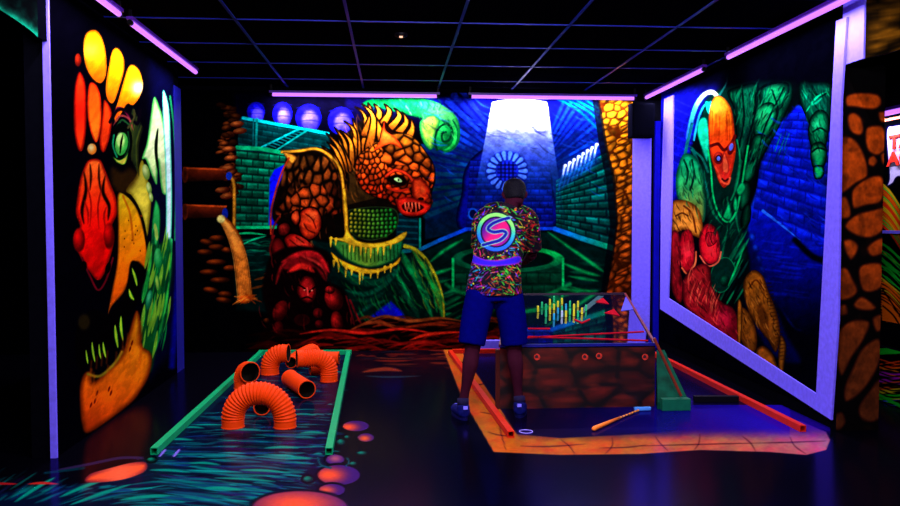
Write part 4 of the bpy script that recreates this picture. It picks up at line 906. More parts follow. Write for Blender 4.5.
# red fingers and arm
RD = (195, 18, 38)
p.poly([(671, 234), (678, 232), (682, 250), (680, 266), (684, 290), (680, 303), (672, 290), (671, 262)], (150, 20, 34), edge=(80, 8, 20), ew=3)
p.poly([(683, 232), (690, 230), (694, 242), (694, 262), (689, 272), (683, 270), (679, 256), (680, 240)], RD, edge=(110, 6, 26), ew=3.5, hi=(688, 252, 7, (255, 50, 70)))
p.poly([(704, 226), (711, 224), (718, 232), (720, 250), (717, 262), (709, 264), (701, 256), (699, 240)], (205, 20, 40), edge=(110, 6, 26), ew=3.5, hi=(712, 252, 7, (255, 50, 60)))
p.poly([(706, 234), (714, 233), (716, 242), (708, 246)], (150, 12, 34), line=(60, 2, 14), lw=0.4)
p.stroke([(682, 268), (688, 274), (695, 264), (696, 252)], 0.9, (255, 120, 70)); p.stroke([(700, 256), (708, 266), (718, 262), (721, 252)], 0.8, (255, 110, 80))
p.poly([(684, 278), (700, 264), (710, 268), (712, 286), (722, 302), (733, 308), (739, 324), (738, 344), (722, 338), (700, 320), (684, 304)], grad(684, 270, 735, 340, (150, 30, 34), (165, 24, 38), (150, 14, 46)), edge=(70, 6, 20), ew=4)
p.blob(727, 324, 10.5, 19, (215, 30, 66), edge=(110, 8, 30), rot=-14, soft=0.12)
for k in range(22):
    t = rg.random(); x = 686 + 32 * t; y = 276 + 30 * t + rg.uniform(-6, 14); p.stroke([(x + 4, y - 10), (x, y), (x - 1, y + 9)], 0.6, rg.choice([(255, 120, 80), (80, 6, 20), (240, 70, 60)]), leaf=True, a=0.8)
# brown hand at the bottom
BR = grad(745, 272, 775, 380, (165, 96, 24), (145, 82, 22), (100, 56, 18))
p.poly([(746, 276), (754, 270), (763, 276), (768, 290), (776, 310), (780, 332), (776, 352), (768, 340), (760, 330), (750, 315), (745, 300), (743, 286)], BR, edge=(70, 34, 8), ew=4)
p.poly([(741, 308), (750, 314), (756, 330), (757, 346), (752, 354), (744, 346), (739, 330)], BR, edge=(70, 34, 8), ew=4); p.poly([(738, 300), (742, 306), (741, 340), (738, 348), (737, 320)], (170, 100, 26), edge=(60, 30, 8), ew=2)
p.poly([(756, 350), (764, 346), (774, 356), (778, 374), (768, 372), (758, 364)], (170, 95, 26), edge=(60, 30, 8), ew=4); p.poly([(780, 336), (786, 344), (785, 360), (782, 378), (778, 366)], (150, 90, 24), edge=(50, 26, 6), ew=3)
p.blob(763, 318, 4.5, 16, (90, 44, 12), rot=-16, soft=0.5, a=0.8); p.stroke([(749, 288), (756, 280), (764, 290)], 0.8, (90, 40, 10))
for k in range(22): 
    y = 284 + k * 3.6; x = 764 + k * 0.8; p.stroke([(x, y), (x + 7, y - 1)], 0.4, (50, 24, 6), a=0.8)
for P_, n_, an in (([(682, 156), (698, 160), (704, 176), (704, 222), (684, 206), (676, 176)], 60, 75), ([(757, 92), (770, 83), (790, 81), (785, 114), (766, 150), (750, 174), (750, 120)], 110, 115), ([(728, 92), (756, 84), (760, 100), (748, 140), (740, 160), (734, 108)], 70, 95),
                   ([(800, 82), (830, 84), (829, 126), (824, 150), (812, 150), (806, 116)], 80, 70), ([(704, 150), (714, 190), (740, 200), (746, 258), (712, 240), (704, 200)], 80, 110)):
    p.hatch(P_, n_, an, [(0, 24, 22), (0, 34, 28), (0, 12, 14), (10, 170, 100)], l=(4, 12), w=(0.3, 0.9), seed=n_)
for P_, n_, an in (([(684, 278), (700, 264), (712, 286), (733, 308), (738, 344), (700, 320), (684, 304)], 90, 60), ([(683, 232), (694, 242), (689, 272), (679, 256)], 20, 80), ([(704, 226), (718, 232), (717, 262), (699, 240)], 20, 80), ([(671, 234), (682, 250), (684, 290), (672, 290)], 30, 85)):
    p.hatch(P_, n_, an, [(60, 4, 16), (90, 8, 20), (255, 80, 70), (30, 2, 10)], l=(4, 12), w=(0.3, 0.8), seed=n_)
for P_, n_ in (([(746, 276), (763, 276), (780, 332), (776, 352), (750, 315)], 80), ([(741, 308), (756, 330), (752, 354), (739, 330)], 30), ([(672, 204), (690, 202), (703, 226), (702, 238), (672, 232)], 40)):
    p.hatch(P_, n_, 70, [(60, 28, 8), (90, 46, 12), (225, 150, 60), (30, 14, 4)], l=(4, 12), w=(0.3, 0.8), seed=n_)
p.hatch([(762, 112), (806, 110), (828, 190), (828, 250), (760, 215), (750, 190)], 90, 30, [(2, 6, 90), (30, 80, 255), (4, 10, 120)], l=(5, 16), w=(0.4, 1.2), a=0.5)
p.poly([(640, 60), (860, 0), (860, 78), (800, 84), (740, 86), (690, 88), (640, 92)], (2, 2, 10), soft=8, curve=False, a=0.92)
p.airbrush(0.25, 3.0, 4.0)
p.finish(me)
mu = link_mesh('mural', me, M_MURAL)
tag(mu, 'right wall framed mural of a bald orange-faced brute in green with big fists', 'mural')
panel_back(mu, XM + 0.001, XR - 0.001, RY0, RY1, 0.10, 2.92)

# ------------------------------------------------------------------ frame of the right mural, boards and posts
fr = empty('picture_frame', on_x(668, 300, XR - 0.05), 'slanted white board frame around the bald brute mural, glowing violet', 'frame')
def board(name, pts, parent, x=XR - 0.030, t=0.0145):
    bm = bmesh.new(); prism(bm, [on_x(a, b, x) for a, b in pts], (t, 0, 0)); return obj(name, bm, VIOLET, parent)
board('frame_board', [(660, 309), (831, 420), (816, 394), (668, 298)], fr)
board('frame_board', [(831, 420), (816, 394), (833.5, 66), (836, 21), (846.5, 17), (841, 100), (838, 320)], fr)
board('frame_board', [(660, 309), (668, 298), (671.5, 200), (673, 95), (664, 99), (661, 200)], fr)
# corner board on the far wall
bm = bmesh.new(); x0, x1 = on_y(632, 250, YB - 0.03).x, on_y(650, 250, YB - 0.03).x
box(bm, x0, x1, YB - 0.045, YB - 0.002, 0, 2.78)
cb = obj('corner_board', bm, VIOLET); tag(cb, 'tall white board beside the stone column of the far mural, under the loudspeaker', 'board')
bm = bmesh.new(); x2, x3 = on_y(653.5, 250, YB - 0.03).x, on_y(658.5, 250, YB - 0.03).x
box(bm, x2, x3, YB - 0.06, YB - 0.002, 0, 2.6)
cp = obj('corner_pipe', bm, mat('blue painted strip', (10, 8, 150), 0.6, 0.0)); tag(cp, 'narrow dark blue strip in the corner between the two white boards', 'strip')
# post at the near end of the left mural
bm = bmesh.new(); box(bm, on_y(46.0, 230, 5.02).x, on_y(52.5, 230, 5.02).x, 5.02, 5.038, 0, ZC - 0.002)
pst = obj('end_post', bm, VIOLET); tag(pst, 'tall narrow white post glowing violet at the near end of the left mural', 'post')
# small batten at the far end of the left mural
bm = bmesh.new(); box(bm, XL + 0.001, XL + 0.03, 7.805, 8.06, 0.0, 2.75)
o = obj('end_strip', bm, mat('deep blue strip', (5, 5, 110), 0.6, 0.2)); tag(o, 'deep blue strip at the far end of the left monster mural', 'strip')

# ------------------------------------------------------------------ loudspeaker in the corner
s0 = on_y(632, 137, 8.80); s1 = on_y(655, 103, 8.80)
sp = empty('loudspeaker', ((s0.x + s1.x) / 2, 8.80, s0.z), 'black box loudspeaker hung in the far right corner above the white board', 'speaker')
bm = bmesh.new(); box(bm, s0.x, s1.x, 8.80, 8.97, s0.z, s1.z); bevel(bm, 0.008); obj('cabinet', bm, mat('black speaker cabinet', (3, 3, 9), 0.8, 0.0), sp)
bm = bmesh.new(); box(bm, s0.x + 0.02, s1.x - 0.02, 8.788, 8.802, s0.z + 0.02, s1.z - 0.02); bevel(bm, 0.004); obj('grille', bm, mat('black grille cloth', (2, 2, 6), 0.9, 0.0, scale=300, vary=0.5), sp)
bm = bmesh.new(); box(bm, (s0.x + s1.x) / 2 - 0.02, (s0.x + s1.x) / 2 + 0.02, 8.97, 9.004, s0.z + 0.1, s1.z - 0.1); obj('bracket', bm, M_CAP, sp)

# ------------------------------------------------------------------ rocky archway on the right
ZL = 2.515
def painted_sheet(name, o, u, v, nu, nv, fn, base, m, parent=None, **k):
    me, P = grid(name, o, u, v, nu, nv); X, Y = chart(P); q = Painter(X, Y, base); fn(q); q.finish(me); return link_mesh(name, me, m, parent, **k)
M_ROCK = paint_mat('painted rock', 0.8, 0.03, 40)
PY = 5.30
px1 = on_y(882, 250, PY).x
def pil(q):
    q.poly([(826, 60), (894, 60), (894, 440), (826, 440)], (9, 4, 5), curve=False)
    base = grad(0, 90, 0, 430, (190, 80, 16), (185, 78, 16), (165, 70, 18), (115, 54, 22), (88, 44, 22))  # falloff from the high tubes painted in: stones darker and browner downwards
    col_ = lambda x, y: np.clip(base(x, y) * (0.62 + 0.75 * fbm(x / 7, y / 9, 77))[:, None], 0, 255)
    for P_ in ([(846, 96), (858, 92), (878, 94), (882, 104), (874, 110), (856, 108), (846, 106)], [(847, 116), (854, 112), (862, 118), (864, 132), (858, 136), (849, 130)], [(866, 128), (880, 125), (886, 132), (886, 150), (876, 156), (866, 148)], [(838, 140), (848, 136), (858, 142), (866, 158), (868, 176), (856, 184), (840, 194), (836, 170)],
               [(868, 158), (874, 155), (878, 161), (874, 167), (868, 165)], [(880, 154), (887, 152), (888, 166), (882, 164)], [(851, 200), (853, 188), (868, 177), (882, 176), (885, 192), (880, 203), (866, 206), (854, 209)], [(836, 200), (846, 196), (851, 208), (850, 218), (838, 218)], [(878, 112), (887, 112), (887, 122), (880, 122)],
               [(844, 226), (856, 214), (874, 209), (885, 208), (885, 228), (872, 238), (856, 236)], [(843, 240), (852, 239), (859, 246), (856, 256), (850, 260), (844, 250)], [(866, 248), (876, 239), (886, 238), (885, 252), (872, 257)], [(836, 272), (846, 267), (854, 280), (858, 292), (848, 300), (836, 298)],
               [(858, 270), (866, 263), (882, 264), (884, 284), (874, 292), (862, 290)], [(853, 304), (862, 296), (876, 306), (872, 311), (858, 310)], [(838, 332), (852, 320), (870, 322), (864, 340), (852, 358), (842, 376), (836, 360)], [(852, 368), (862, 348), (878, 338), (882, 352), (876, 372), (862, 392), (846, 402), (844, 388)],
               [(858, 408), (868, 392), (882, 378), (883, 412), (874, 422), (862, 420)], [(833, 416), (842, 412), (846, 422), (840, 430), (833, 428)], [(838, 306), (846, 304), (848, 314), (838, 316)], [(872, 318), (884, 314), (884, 328), (876, 332)]):
        q.poly(P_, col_, edge=(46, 16, 8), ew=3.2, soft=1.0)
    q.poly([(828, 40), (892, 40), (892, 84), (864, 92), (846, 78), (828, 74)], (7, 5, 8), curve=False, soft=3)
    for k in range(30):
        x, y = q.rng.uniform(838, 884), q.rng.uniform(100, 430); q.blob(x, y, q.rng.uniform(2, 5), q.rng.uniform(2, 6), (60, 24, 12), a=0.25, soft=0.9)
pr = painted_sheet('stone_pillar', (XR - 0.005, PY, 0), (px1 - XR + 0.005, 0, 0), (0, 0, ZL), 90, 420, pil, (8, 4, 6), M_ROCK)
tag(pr, 'pillar painted with orange and brown stones at the right, under the rocky lintel', 'pillar')
def pil2(q): q.cells([(0, 0), (900, 0), (900, 506), (0, 506)], 26, (150, 62, 18), gapc=(10, 4, 5), gap=2.4, dark=0.4, seed=5, curve=False)
ps = painted_sheet('pillar_side', (px1, PY, 0), (0, 0.5, 0), (0, 0, ZL), 60, 300, pil2, (8, 4, 6), M_ROCK, pr)
bm = bmesh.new(); box(bm, XR, px1 - 0.001, PY + 0.002, PY + 0.018, 0, ZL); obj('pillar_core', bm, BLACK, pr)
# lintel: solid arch block, front face painted rock, left face violet white
LYF, LYK = 5.05, 5.70
def arch_line(n=24):
    a = on_y(861, 60, LYF); b = on_y(900, 48, LYF); pts = []
    for k in range(n + 1):
        t = k / n; x = XR + t * 1.9; pts.append((x, ZL + 0.42 * math.sin(min(1, t * 1.15) * math.pi / 2) * (1 if t else 0) * t ** 0.2))
    return pts
al = arch_line()
me = bpy.data.meshes.new('rocky_lintel'); nu, nv = len(al), 80
Pv = []
for (x, z) in al:
    for j in range(nv + 1): Pv.append((x, LYF, z + (ZC - 0.002 - z) * j / nv))
Pf = [(i * (nv + 1) + j, (i + 1) * (nv + 1) + j, (i + 1) * (nv + 1) + j + 1, i * (nv + 1) + j + 1) for i in range(nu - 1) for j in range(nv)]
me.from_pydata(Pv, [], Pf)
q = Painter(*chart(Pv), (40, 24, 8))
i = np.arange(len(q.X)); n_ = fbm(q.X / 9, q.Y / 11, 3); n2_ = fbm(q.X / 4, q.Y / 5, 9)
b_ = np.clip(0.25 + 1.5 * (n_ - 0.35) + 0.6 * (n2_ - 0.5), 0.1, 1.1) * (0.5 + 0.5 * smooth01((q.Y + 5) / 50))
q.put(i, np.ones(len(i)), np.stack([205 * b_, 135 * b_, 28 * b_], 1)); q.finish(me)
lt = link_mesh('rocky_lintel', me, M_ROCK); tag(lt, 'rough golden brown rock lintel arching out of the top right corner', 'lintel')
bm = bmesh.new()
bt = [(x, z) for x, z in al]
prism(bm, [(XR + 0.001, LYF + 0.002, ZC - 0.003)] + [(max(x, XR + 0.001), LYF + 0.002, z) for x, z in bt] + [(bt[-1][0], LYF + 0.002, ZC - 0.003)], (0, LYK - LYF, 0))
obj('lintel_block', bm, mat('dark soffit paint', (6, 4, 6), 0.8, 0.05), lt)
bm = bmesh.new(); box(bm, XR - 0.012, XR, LYF, PY - 0.002, ZL, ZC - 0.01); obj('lintel_cheek', bm, VIOLET, lt, label='white painted side board of the lintel')
bm = bmesh.new(); box(bm, bt[-1][0], 6.4, LYF, LYK, 0, ZC - 0.01); structure('wall_side', bm, BLACK)

# ------------------------------------------------------------------ rocky archway on the left (teal rock)
LF = 4.90
_a = on_y(38, 37, LF); _b = on_y(0, 10, LF)
pts = [(_a.x + (_b.x - _a.x) * t, _a.z + (_b.z - _a.z) * (t ** 0.85)) for t in (0, .25, .5, .75, 1, 1.2, 1.4, 1.6)]
pts = [p_ for p_ in pts if p_[1] < ZC - 0.03]
me = bpy.data.meshes.new('teal_lintel'); nv = 70; Pv = []
fine = []
for a_, b_ in zip(pts[:-1], pts[1:]):
    for k in range(6): fine.append((a_[0] + (b_[0] - a_[0]) * k / 6, a_[1] + (b_[1] - a_[1]) * k / 6))
fine.append(pts[-1])
for (x, z) in fine:
    for j in range(nv + 1): Pv.append((x, LF, z + (ZC - 0.002 - z) * j / nv))
Pf = [(i * (nv + 1) + j, (i + 1) * (nv + 1) + j, (i + 1) * (nv + 1) + j + 1, i * (nv + 1) + j + 1) for i in range(len(fine) - 1) for j in range(nv)]
me.from_pydata(Pv, [], Pf); q = Painter(*chart(Pv), (2, 14, 18)); i = np.arange(len(q.X))
n_ = fbm(q.X / 6, q.Y / 6, 13); ang = 10 + (q.X - 0) * 0.72; dist = ang - q.Y
g_ = np.clip(np.exp(-np.abs(dist - 2) / 5) * (0.5 + n_) + 0.45 * (n_ - 0.3) * smooth01((q.X + 5) / 30), 0.03, 1)
q.put(i, np.ones(len(i)), np.stack([20 * g_, 165 * g_, 120 * g_ + 6], 1)); q.finish(me)
lt2 = link_mesh('rocky_lintel', me, M_ROCK); tag(lt2, 'dark rock lintel with a teal green edge in the top left corner', 'lintel')
bm = bmesh.new(); prism(bm, [(pts[0][0], LF + 0.002, ZC - 0.003)] + [(x, LF + 0.002, z) for x, z in pts] + [(pts[-1][0], LF + 0.002, ZC - 0.003)], (0, 0.5, 0))
obj('lintel_block', bm, mat('black soffit paint', (2, 2, 6), 0.9, 0.0), lt2)

# ------------------------------------------------------------------ next room seen through the right archway
XO = 3.98
yA, yB_ = on_x(900, 230, XO).y - 0.5, on_x(870, 230, XO).y + 0.2
bm = bmesh.new(); box(bm, XO + 0.03, XO + 0.15, yA - 0.2, YB, 0, ZC); structure('wall_next_room', bm, BLACK)
zt = on_x(890, 121, XO).z; zm = on_x(890, 232, XO).z; zb = on_x(890, 322, XO).z
def post(q):
    q.poly([(860, 110), (920, 110), (920, 335), (860, 335)], (5, 5, 10), curve=False)
    rr = random.Random(3)
    for k in range(26):
        y = 196 + k * 1.7; c = rr.choice([(255, 120, 10), (240, 200, 30), (60, 220, 60), (255, 70, 20)])
        q.stroke([(880, y - 14), (890, y - 5), (904, y + 16)], 0.6, c, leaf=True)
    for k in range(30):
        y = 250 + k * 2.6; c = (30, 220, 70) if y < 285 else (255, 120, 15)
        if rr.random() < 0.3: c = (240, 200, 40)
        q.stroke([(880, y - 10), (889, y + rr.uniform(-8, 0)), (904, y + 10)], rr.uniform(0.5, 1.2), c, leaf=True)
    q.poly([(882, 300), (892, 306), (904, 325), (904, 330), (882, 322)], (255, 125, 15), curve=False)
    for Q in ([(883, 290), (893, 305), (904, 322)], [(883, 306), (893, 315), (900, 326)]): q.stroke(Q, 0.7, (10, 5, 5))
    # comic speech bubble
    q.poly([(887, 129), (893, 126), (904, 125), (922, 130), (924, 170), (906, 176), (897, 177), (893, 183), (887, 186), (889, 180), (889, 172), (887, 150)], (215, 205, 255), line=(10, 8, 60), lw=0.7)
ya, yb = yB_, yA
wp = painted_sheet('comic_mural', (XO, ya, zb), (0, yb - ya, 0), (0, 0, zt - zb), 260, 420, post, (5, 5, 10), M_MURAL)
tag(wp, 'comic poster mural with a speech bubble and orange rays, seen past the stone pillar', 'mural')
bm = bmesh.new(); box(bm, XO + 0.001, XO + 0.029, yb, ya, zb - 0.02, zt + 0.02); obj('panel_backing', bm, BLACK, wp)
bm = bmesh.new(); box(bm, XO - 0.03, XO + 0.001, yb, ya, zm - 0.012, zm + 0.012); obj('divider_strip', bm, VIOLET, wp)
bm = bmesh.new(); box(bm, XO - 0.02, XO + 0.001, yb, ya, zt, zt + 0.02); obj('top_edge', bm, mat('orange trim', (230, 80, 20)), wp)
M_RED = mat('red comic lettering', (255, 40, 20), 0.6, 0.2, k=0.9)
def letters(txt, px, py, h):
    cu = bpy.data.curves.new('lettering', 'FONT'); cu.body = txt; cu.extrude = 0.004; cu.offset = 0.03
    cu.size = 1.0
    o = bpy.data.objects.new('lettering', cu); COL.objects.link(o); bpy.context.view_layer.update()
    me = bpy.data.meshes.new_from_object(o.evaluated_get(bpy.context.evaluated_depsgraph_get())); bpy.data.objects.remove(o)
    me.name = 'lettering'; me.materials.clear(); me.materials.append(M_RED)
    a = on_x(px, py, XO - 0.006); sc_ = h
    # reads left to right as y decreases (towards the viewer)
    me.transform(Matrix(((0, 0, -1, a.x), (-sc_ * 1.45, 0, 0, a.y), (0.0, sc_, 0, a.z), (0, 0, 0, 1))))
    o = bpy.data.objects.new('lettering', me); COL.objects.link(o); o.parent = wp; o['label'] = 'red comic letters ' + txt
letters('TA', 889.0, 149, 0.15); letters('AG', 887.5, 166, 0.15)
def lowp(q):
    q.poly([(860, 340), (920, 340), (920, 420), (860, 420)], (6, 6, 10), curve=False)
    rr = random.Random(8); cs = [(255, 90, 20), (255, 140, 10), (200, 30, 220), (250, 120, 20), (230, 220, 40), (40, 220, 40), (90, 120, 255)]
    for k in range(24):
        y = 361 + k * 2.0; q.stroke([(880, y + rr.uniform(-3, 3)), (904, y + rr.uniform(-3, 6))], rr.uniform(0.5, 1.3), cs[min(6, int(k / 24 * 7))])
    for k in range(12): y = 362 + k * 3.5; q.stroke([(880, y), (892, y + 4), (904, y + 3)], 0.6, (6, 4, 8))
    q.stroke([(870, 352), (910, 350)], 3.2, (30, 220, 60), curve=False); q.stroke([(870, 391), (882, 396.5), (904, 408)], 1.6, (30, 210, 60), curve=False)
lw = painted_sheet('striped_panel', (XO - 0.05, ya, 0.0), (0, yb - ya, 0), (0, 0, on_x(890, 349, XO - 0.05).z), 260, 160, lowp, (6, 6, 10), M_MURAL)
tag(lw, 'low striped panel with green edges in the next room, beyond the stone pillar', 'panel')
bm = bmesh.new(); box(bm, XO - 0.049, XO + 0.029, yb, ya, 0, on_x(890, 349, XO - 0.05).z); obj('panel_core', bm, BLACK, lw)

# ------------------------------------------------------------------ blacklight tubes (the lamps of the room and the added fill tubes)
for n, (a, b, aim, watt, label, seen) in enumerate(TUBES):
    a, b = Vector(a), Vector(b); d = (b - a).normalized(); L = (b - a).length; mid = (a + b) / 2
    lm = empty('blacklight_tube', mid, label, 'lamp', 'blacklight tubes along the ceiling')
    bm = bmesh.new(); sweep(bm, [a + d * 0.03, b - d * 0.03], [0.019, 0.019], 16, cap=True); obj('glass_tube', bm, M_TUBE, lm, smooth=True)
    bm = bmesh.new(); up = Vector((0, 0, 0.03)); beam(bm, a + up, b + up, 0.045, 0.022); obj('fitting', bm, M_FIT, lm)
    for e, s_ in ((a, 1), (b, -1)):
        bm = bmesh.new(); sweep(bm, [e, e + d * s_ * 0.035], [0.019, 0.019], 16, cap=True); obj('end_cap', bm, M_CAP, lm)
        bm = bmesh.new(); e2 = e + d * s_ * 0.02; box(bm, e2.x - 0.01, e2.x + 0.01, e2.y - 0.01, e2.y + 0.01, e.z + 0.038, ZC); obj('hanger', bm, M_CAP, lm)
    ld = bpy.data.lights.new('tube_light', 'AREA'); ld.shape = 'RECTANGLE'; ld.size = L - 0.08; ld.size_y = 0.012
    ld.energy = watt; ld.color = LIGHT_TINT
    lo = bpy.data.objects.new('tube_light', ld); COL.objects.link(lo)
    z = -Vector(aim).normalized(); x = d; y = z.cross(x).normalized(); z = x.cross(y)
    lo.matrix_world = Matrix.Translation(mid + Vector(aim).normalized() * 0.0215) @ Matrix((x, y, z)).transposed().to_4x4()
    mw = lo.matrix_world.copy(); lo.parent = lm; bpy.context.view_layer.update(); lo.matrix_parent_inverse = lm.matrix_world.inverted(); lo.matrix_world = mw
# little glint on the ceiling
sm = empty('smoke_detector', (on_y(401, 38, 5.6).x, 5.6, ZC), 'tiny ceiling detector with a pinpoint warm light', 'detector')
sm.location.y = (on_floor(401, 38, ZC) if False else Vector(CAM + ray(401, 36) * ((ZC - CAMZ) / ray(401, 36)[2]))).y
c = Vector(CAM + ray(401, 36) * ((ZC - 0.02 - CAMZ) / ray(401, 36)[2])); sm.location = (c.x, c.y, ZC)
bm = bmesh.new(); sweep(bm, [(c.x, c.y, ZC), (c.x, c.y, ZC - 0.02), (c.x, c.y, ZC - 0.032)], [0.05, 0.05, 0.03], 20, cap=True); obj('housing', bm, M_CAP, sm)
bm = bmesh.new(); box(bm, c.x - 0.013, c.x + 0.013, c.y - 0.036, c.y - 0.026, ZC - 0.040, ZC - 0.026); obj('indicator', bm, emit_mat('indicator light', (255, 190, 150), 1.6), sm)

# ------------------------------------------------------------------ rails
M_GREEN = mat('fluorescent green rail', (0, 150, 88), 0.5, 0.1, vary=0.08, k=0.9)
M_RAIL = mat('fluorescent red rail', (255, 44, 10), 0.5, 0.1, vary=0.08, k=0.52)
def rail(a, b, m, label, w=0.045, cat='rail', grp=None):
    bm = bmesh.new(); a = Vector(a); b = Vector(b); z = Vector((0, 0, w / 2 + 0.001)); hollow_beam(bm, a + z, b + z, w, 0.005)
    o = obj('course_rail', bm, m); tag(o, label, cat, grp); return o
ga, gb = on_floor(154, 455), on_floor(329, 455); gc, gd = on_floor(261, 355), on_floor(348.5, 355)
rail(ga, gc, M_GREEN, 'green square rail on the floor, left side of the pipe course'); rail(gb, gd, M_GREEN, 'green square rail on the floor, right side of the pipe course')
rail(gc + Vector((-0.03, 0.04, 0)), gd + Vector((0.03, 0.04, 0)), M_GREEN, 'green square rail across the far end of the pipe course')
ra, rb = on_floor(511, 438), on_floor(450, 354); rc, rd = on_floor(803, 432), on_floor(650, 354)
rail(ra, rb, M_RAIL, 'orange-red square rail between the legs of the standing person'); rail(rc, rd, M_RAIL, 'long orange-red square rail under the right wall mural')
rail(rb + Vector((0.03, 0.04, 0)), on_floor(640, 352), M_RAIL, 'orange-red square rail along the far wall behind the table')
# glowing white board lying behind it
bm = bmesh.new(); a = on_floor(474, 349.5); b = on_floor(502, 349.5); box(bm, a.x, b.x, YB - 0.10, YB - 0.04, 0, 0.11); bevel(bm, 0.004)
o = obj('white_block', bm, VIOLET); tag(o, 'low white block against the far wall, seen between the knees of the person', 'block')

# ------------------------------------------------------------------ orange corrugated pipes
M_PIPE = mat('fluorescent orange plastic', (255, 66, 4), 0.55, 0.06, vary=0.07, scale=12, k=0.72)
M_PIN = mat('dark inside of pipe', (16, 14, 8), 0.7, 0.1)
def pipe(label, path, r=0.078, wall=0.006, pitch=0.022, plain=0.05, smooth_tube=False):
    """path: dense list of points; ridges grow on the outer wall"""
    path = [Vector(q_) for q_ in path]; s = [0]
    for a_, b_ in zip(path[:-1], path[1:]): s.append(s[-1] + (b_ - a_).length)
    T = s[-1]; n = max(24, int(T / (pitch / 5))); pts = []; rad = []
    for k in range(n + 1):
        d_ = T * k / n; j = 0
        while j < len(s) - 2 and s[j + 1] < d_: j += 1
        f_ = (d_ - s[j]) / (s[j + 1] - s[j] + 1e-9); pts.append(path[j].lerp(path[j + 1], min(1, max(0, f_))))
        if smooth_tube or d_ < plain or d_ > T - plain: rad.append(r + (0.004 if (d_ < 0.008 or d_ > T - 0.008) else 0))
        else: rad.append(r + 0.0045 * math.sin(d_ / pitch * 2 * math.pi))
    bm = bmesh.new(); sweep(bm, pts, rad, 40); 
    o_ = sweep(bm, pts, [r - wall] * len(pts), 40)
    vs = list(bm.verts); m = len(pts) * 40
    for e0 in (0, (len(pts) - 1) * 40):
        for k in range(40):
            bm.faces.new((vs[e0 + k], vs[e0 + (k + 1) % 40], vs[m + e0 + (k + 1) % 40], vs[m + e0 + k]))
    me = bpy.data.meshes.new('corrugated_pipe'); bmesh.ops.recalc_face_normals(bm, faces=bm.faces); bm.to_mesh(me); bm.free()
    nf = (len(pts) - 1) * 40
    o = link_mesh('corrugated_pipe', me, M_PIPE, smooth=True); me.materials.append(M_PIN)
    mi = np.zeros(len(me.polygons), dtype=np.int32); mi[nf:2 * nf] = 1; me.polygons.foreach_set('material_index', mi)
    return tag(o, label, 'pipe', 'orange corrugated pipes of the pipe course')
def arc(c, r_, a0, a1, ex, ez=(0, 0, 1), n=24):
    c, ex, ez = Vector(c), Vector(ex), Vector(ez)
    return [c + ex * r_ * math.cos(R(a0 + (a1 - a0) * k / n)) + ez * r_ * math.sin(R(a0 + (a1 - a0) * k / n)) for k in range(n + 1)]
# front arch
A = on_floor(233, 427); B = on_floor(285, 427); mid = (A + B) / 2; rr_ = (B - A).length / 2; ex = (B - A).normalized()
h0 = 0.06
pipe('big orange corrugated arch standing nearest on the water course', [A, A + Vector((0, 0, h0))] + arc(mid + Vector((0, 0, h0)), rr_, 180, 0, ex) + [B])
def elbow(label, px, py, dirx, rr=0.14, stub=0.06, h=0.10, **k):
    a = on_floor(px, py); d_ = Vector(dirx).normalized()
    c_ = a + Vector((0, 0, h)) + d_ * rr
    path = [a, a + Vector((0, 0, h))] + arc(c_, rr, 180, 90, d_) + [c_ + Vector((0, 0, rr)) + d_ * stub]
    return pipe(label, path, **k)
elbow('orange elbow pipe at the left rail with its dark mouth turned to the viewer', 244.5, 388, (0.50, -0.75, 0), rr=0.095, stub=0.03, h=0.06, r=0.088)
elbow('orange elbow pipe standing at the far left of the course, mouth to the right', 270, 374, (1, -0.12, 0), rr=0.13, stub=0.05, h=0.07, r=0.084)
elbow('orange elbow pipe standing at the right rail, mouth turned to the left', 329, 381, (-1, -0.25, 0), rr=0.13, stub=0.16, h=0.09, r=0.078)
def lying(label, p0, p1, r=0.078, smooth_tube=True, lift=0.0, lift2=None):
    a, b = on_floor(*p0), on_floor(*p1); z = Vector((0, 0, r + 0.006 + lift)); z2 = Vector((0, 0, r + 0.006 + (lift if lift2 is None else lift2)))
    n = 12; return pipe(label, [(a + z).lerp(b + z2, k / n) for k in range(n + 1)], r=r, smooth_tube=smooth_tube)
lying('plain orange pipe lying in the middle of the course, mouth towards the viewer', (290, 387), (307, 399), r=0.072)
lying('short orange pipe lying just behind the front arch', (263, 404), (262, 416), r=0.06)
lying('orange pipe lying behind the right elbow, mouth to the left', (310, 375), (326, 374), r=0.058)
lying('orange pipe end at the far right corner of the course', (327, 364.5), (339, 364.5), r=0.062)
pp = on_floor(298, 367)
pipe('curved orange pipe between the two far elbows, bent down to the floor', [pp + Vector((-0.04, -0.22, 0.085))] + [pp + Vector((-0.04 + 0.02 * k, -0.16 + 0.03 * k, 0.09 + 0.07 * math.sin(k / 9 * math.pi / 2))) for k in range(10)] + [pp + Vector((0.17, 0.14, 0.10)), pp + Vector((0.19, 0.16, 0.085))], r=0.055)

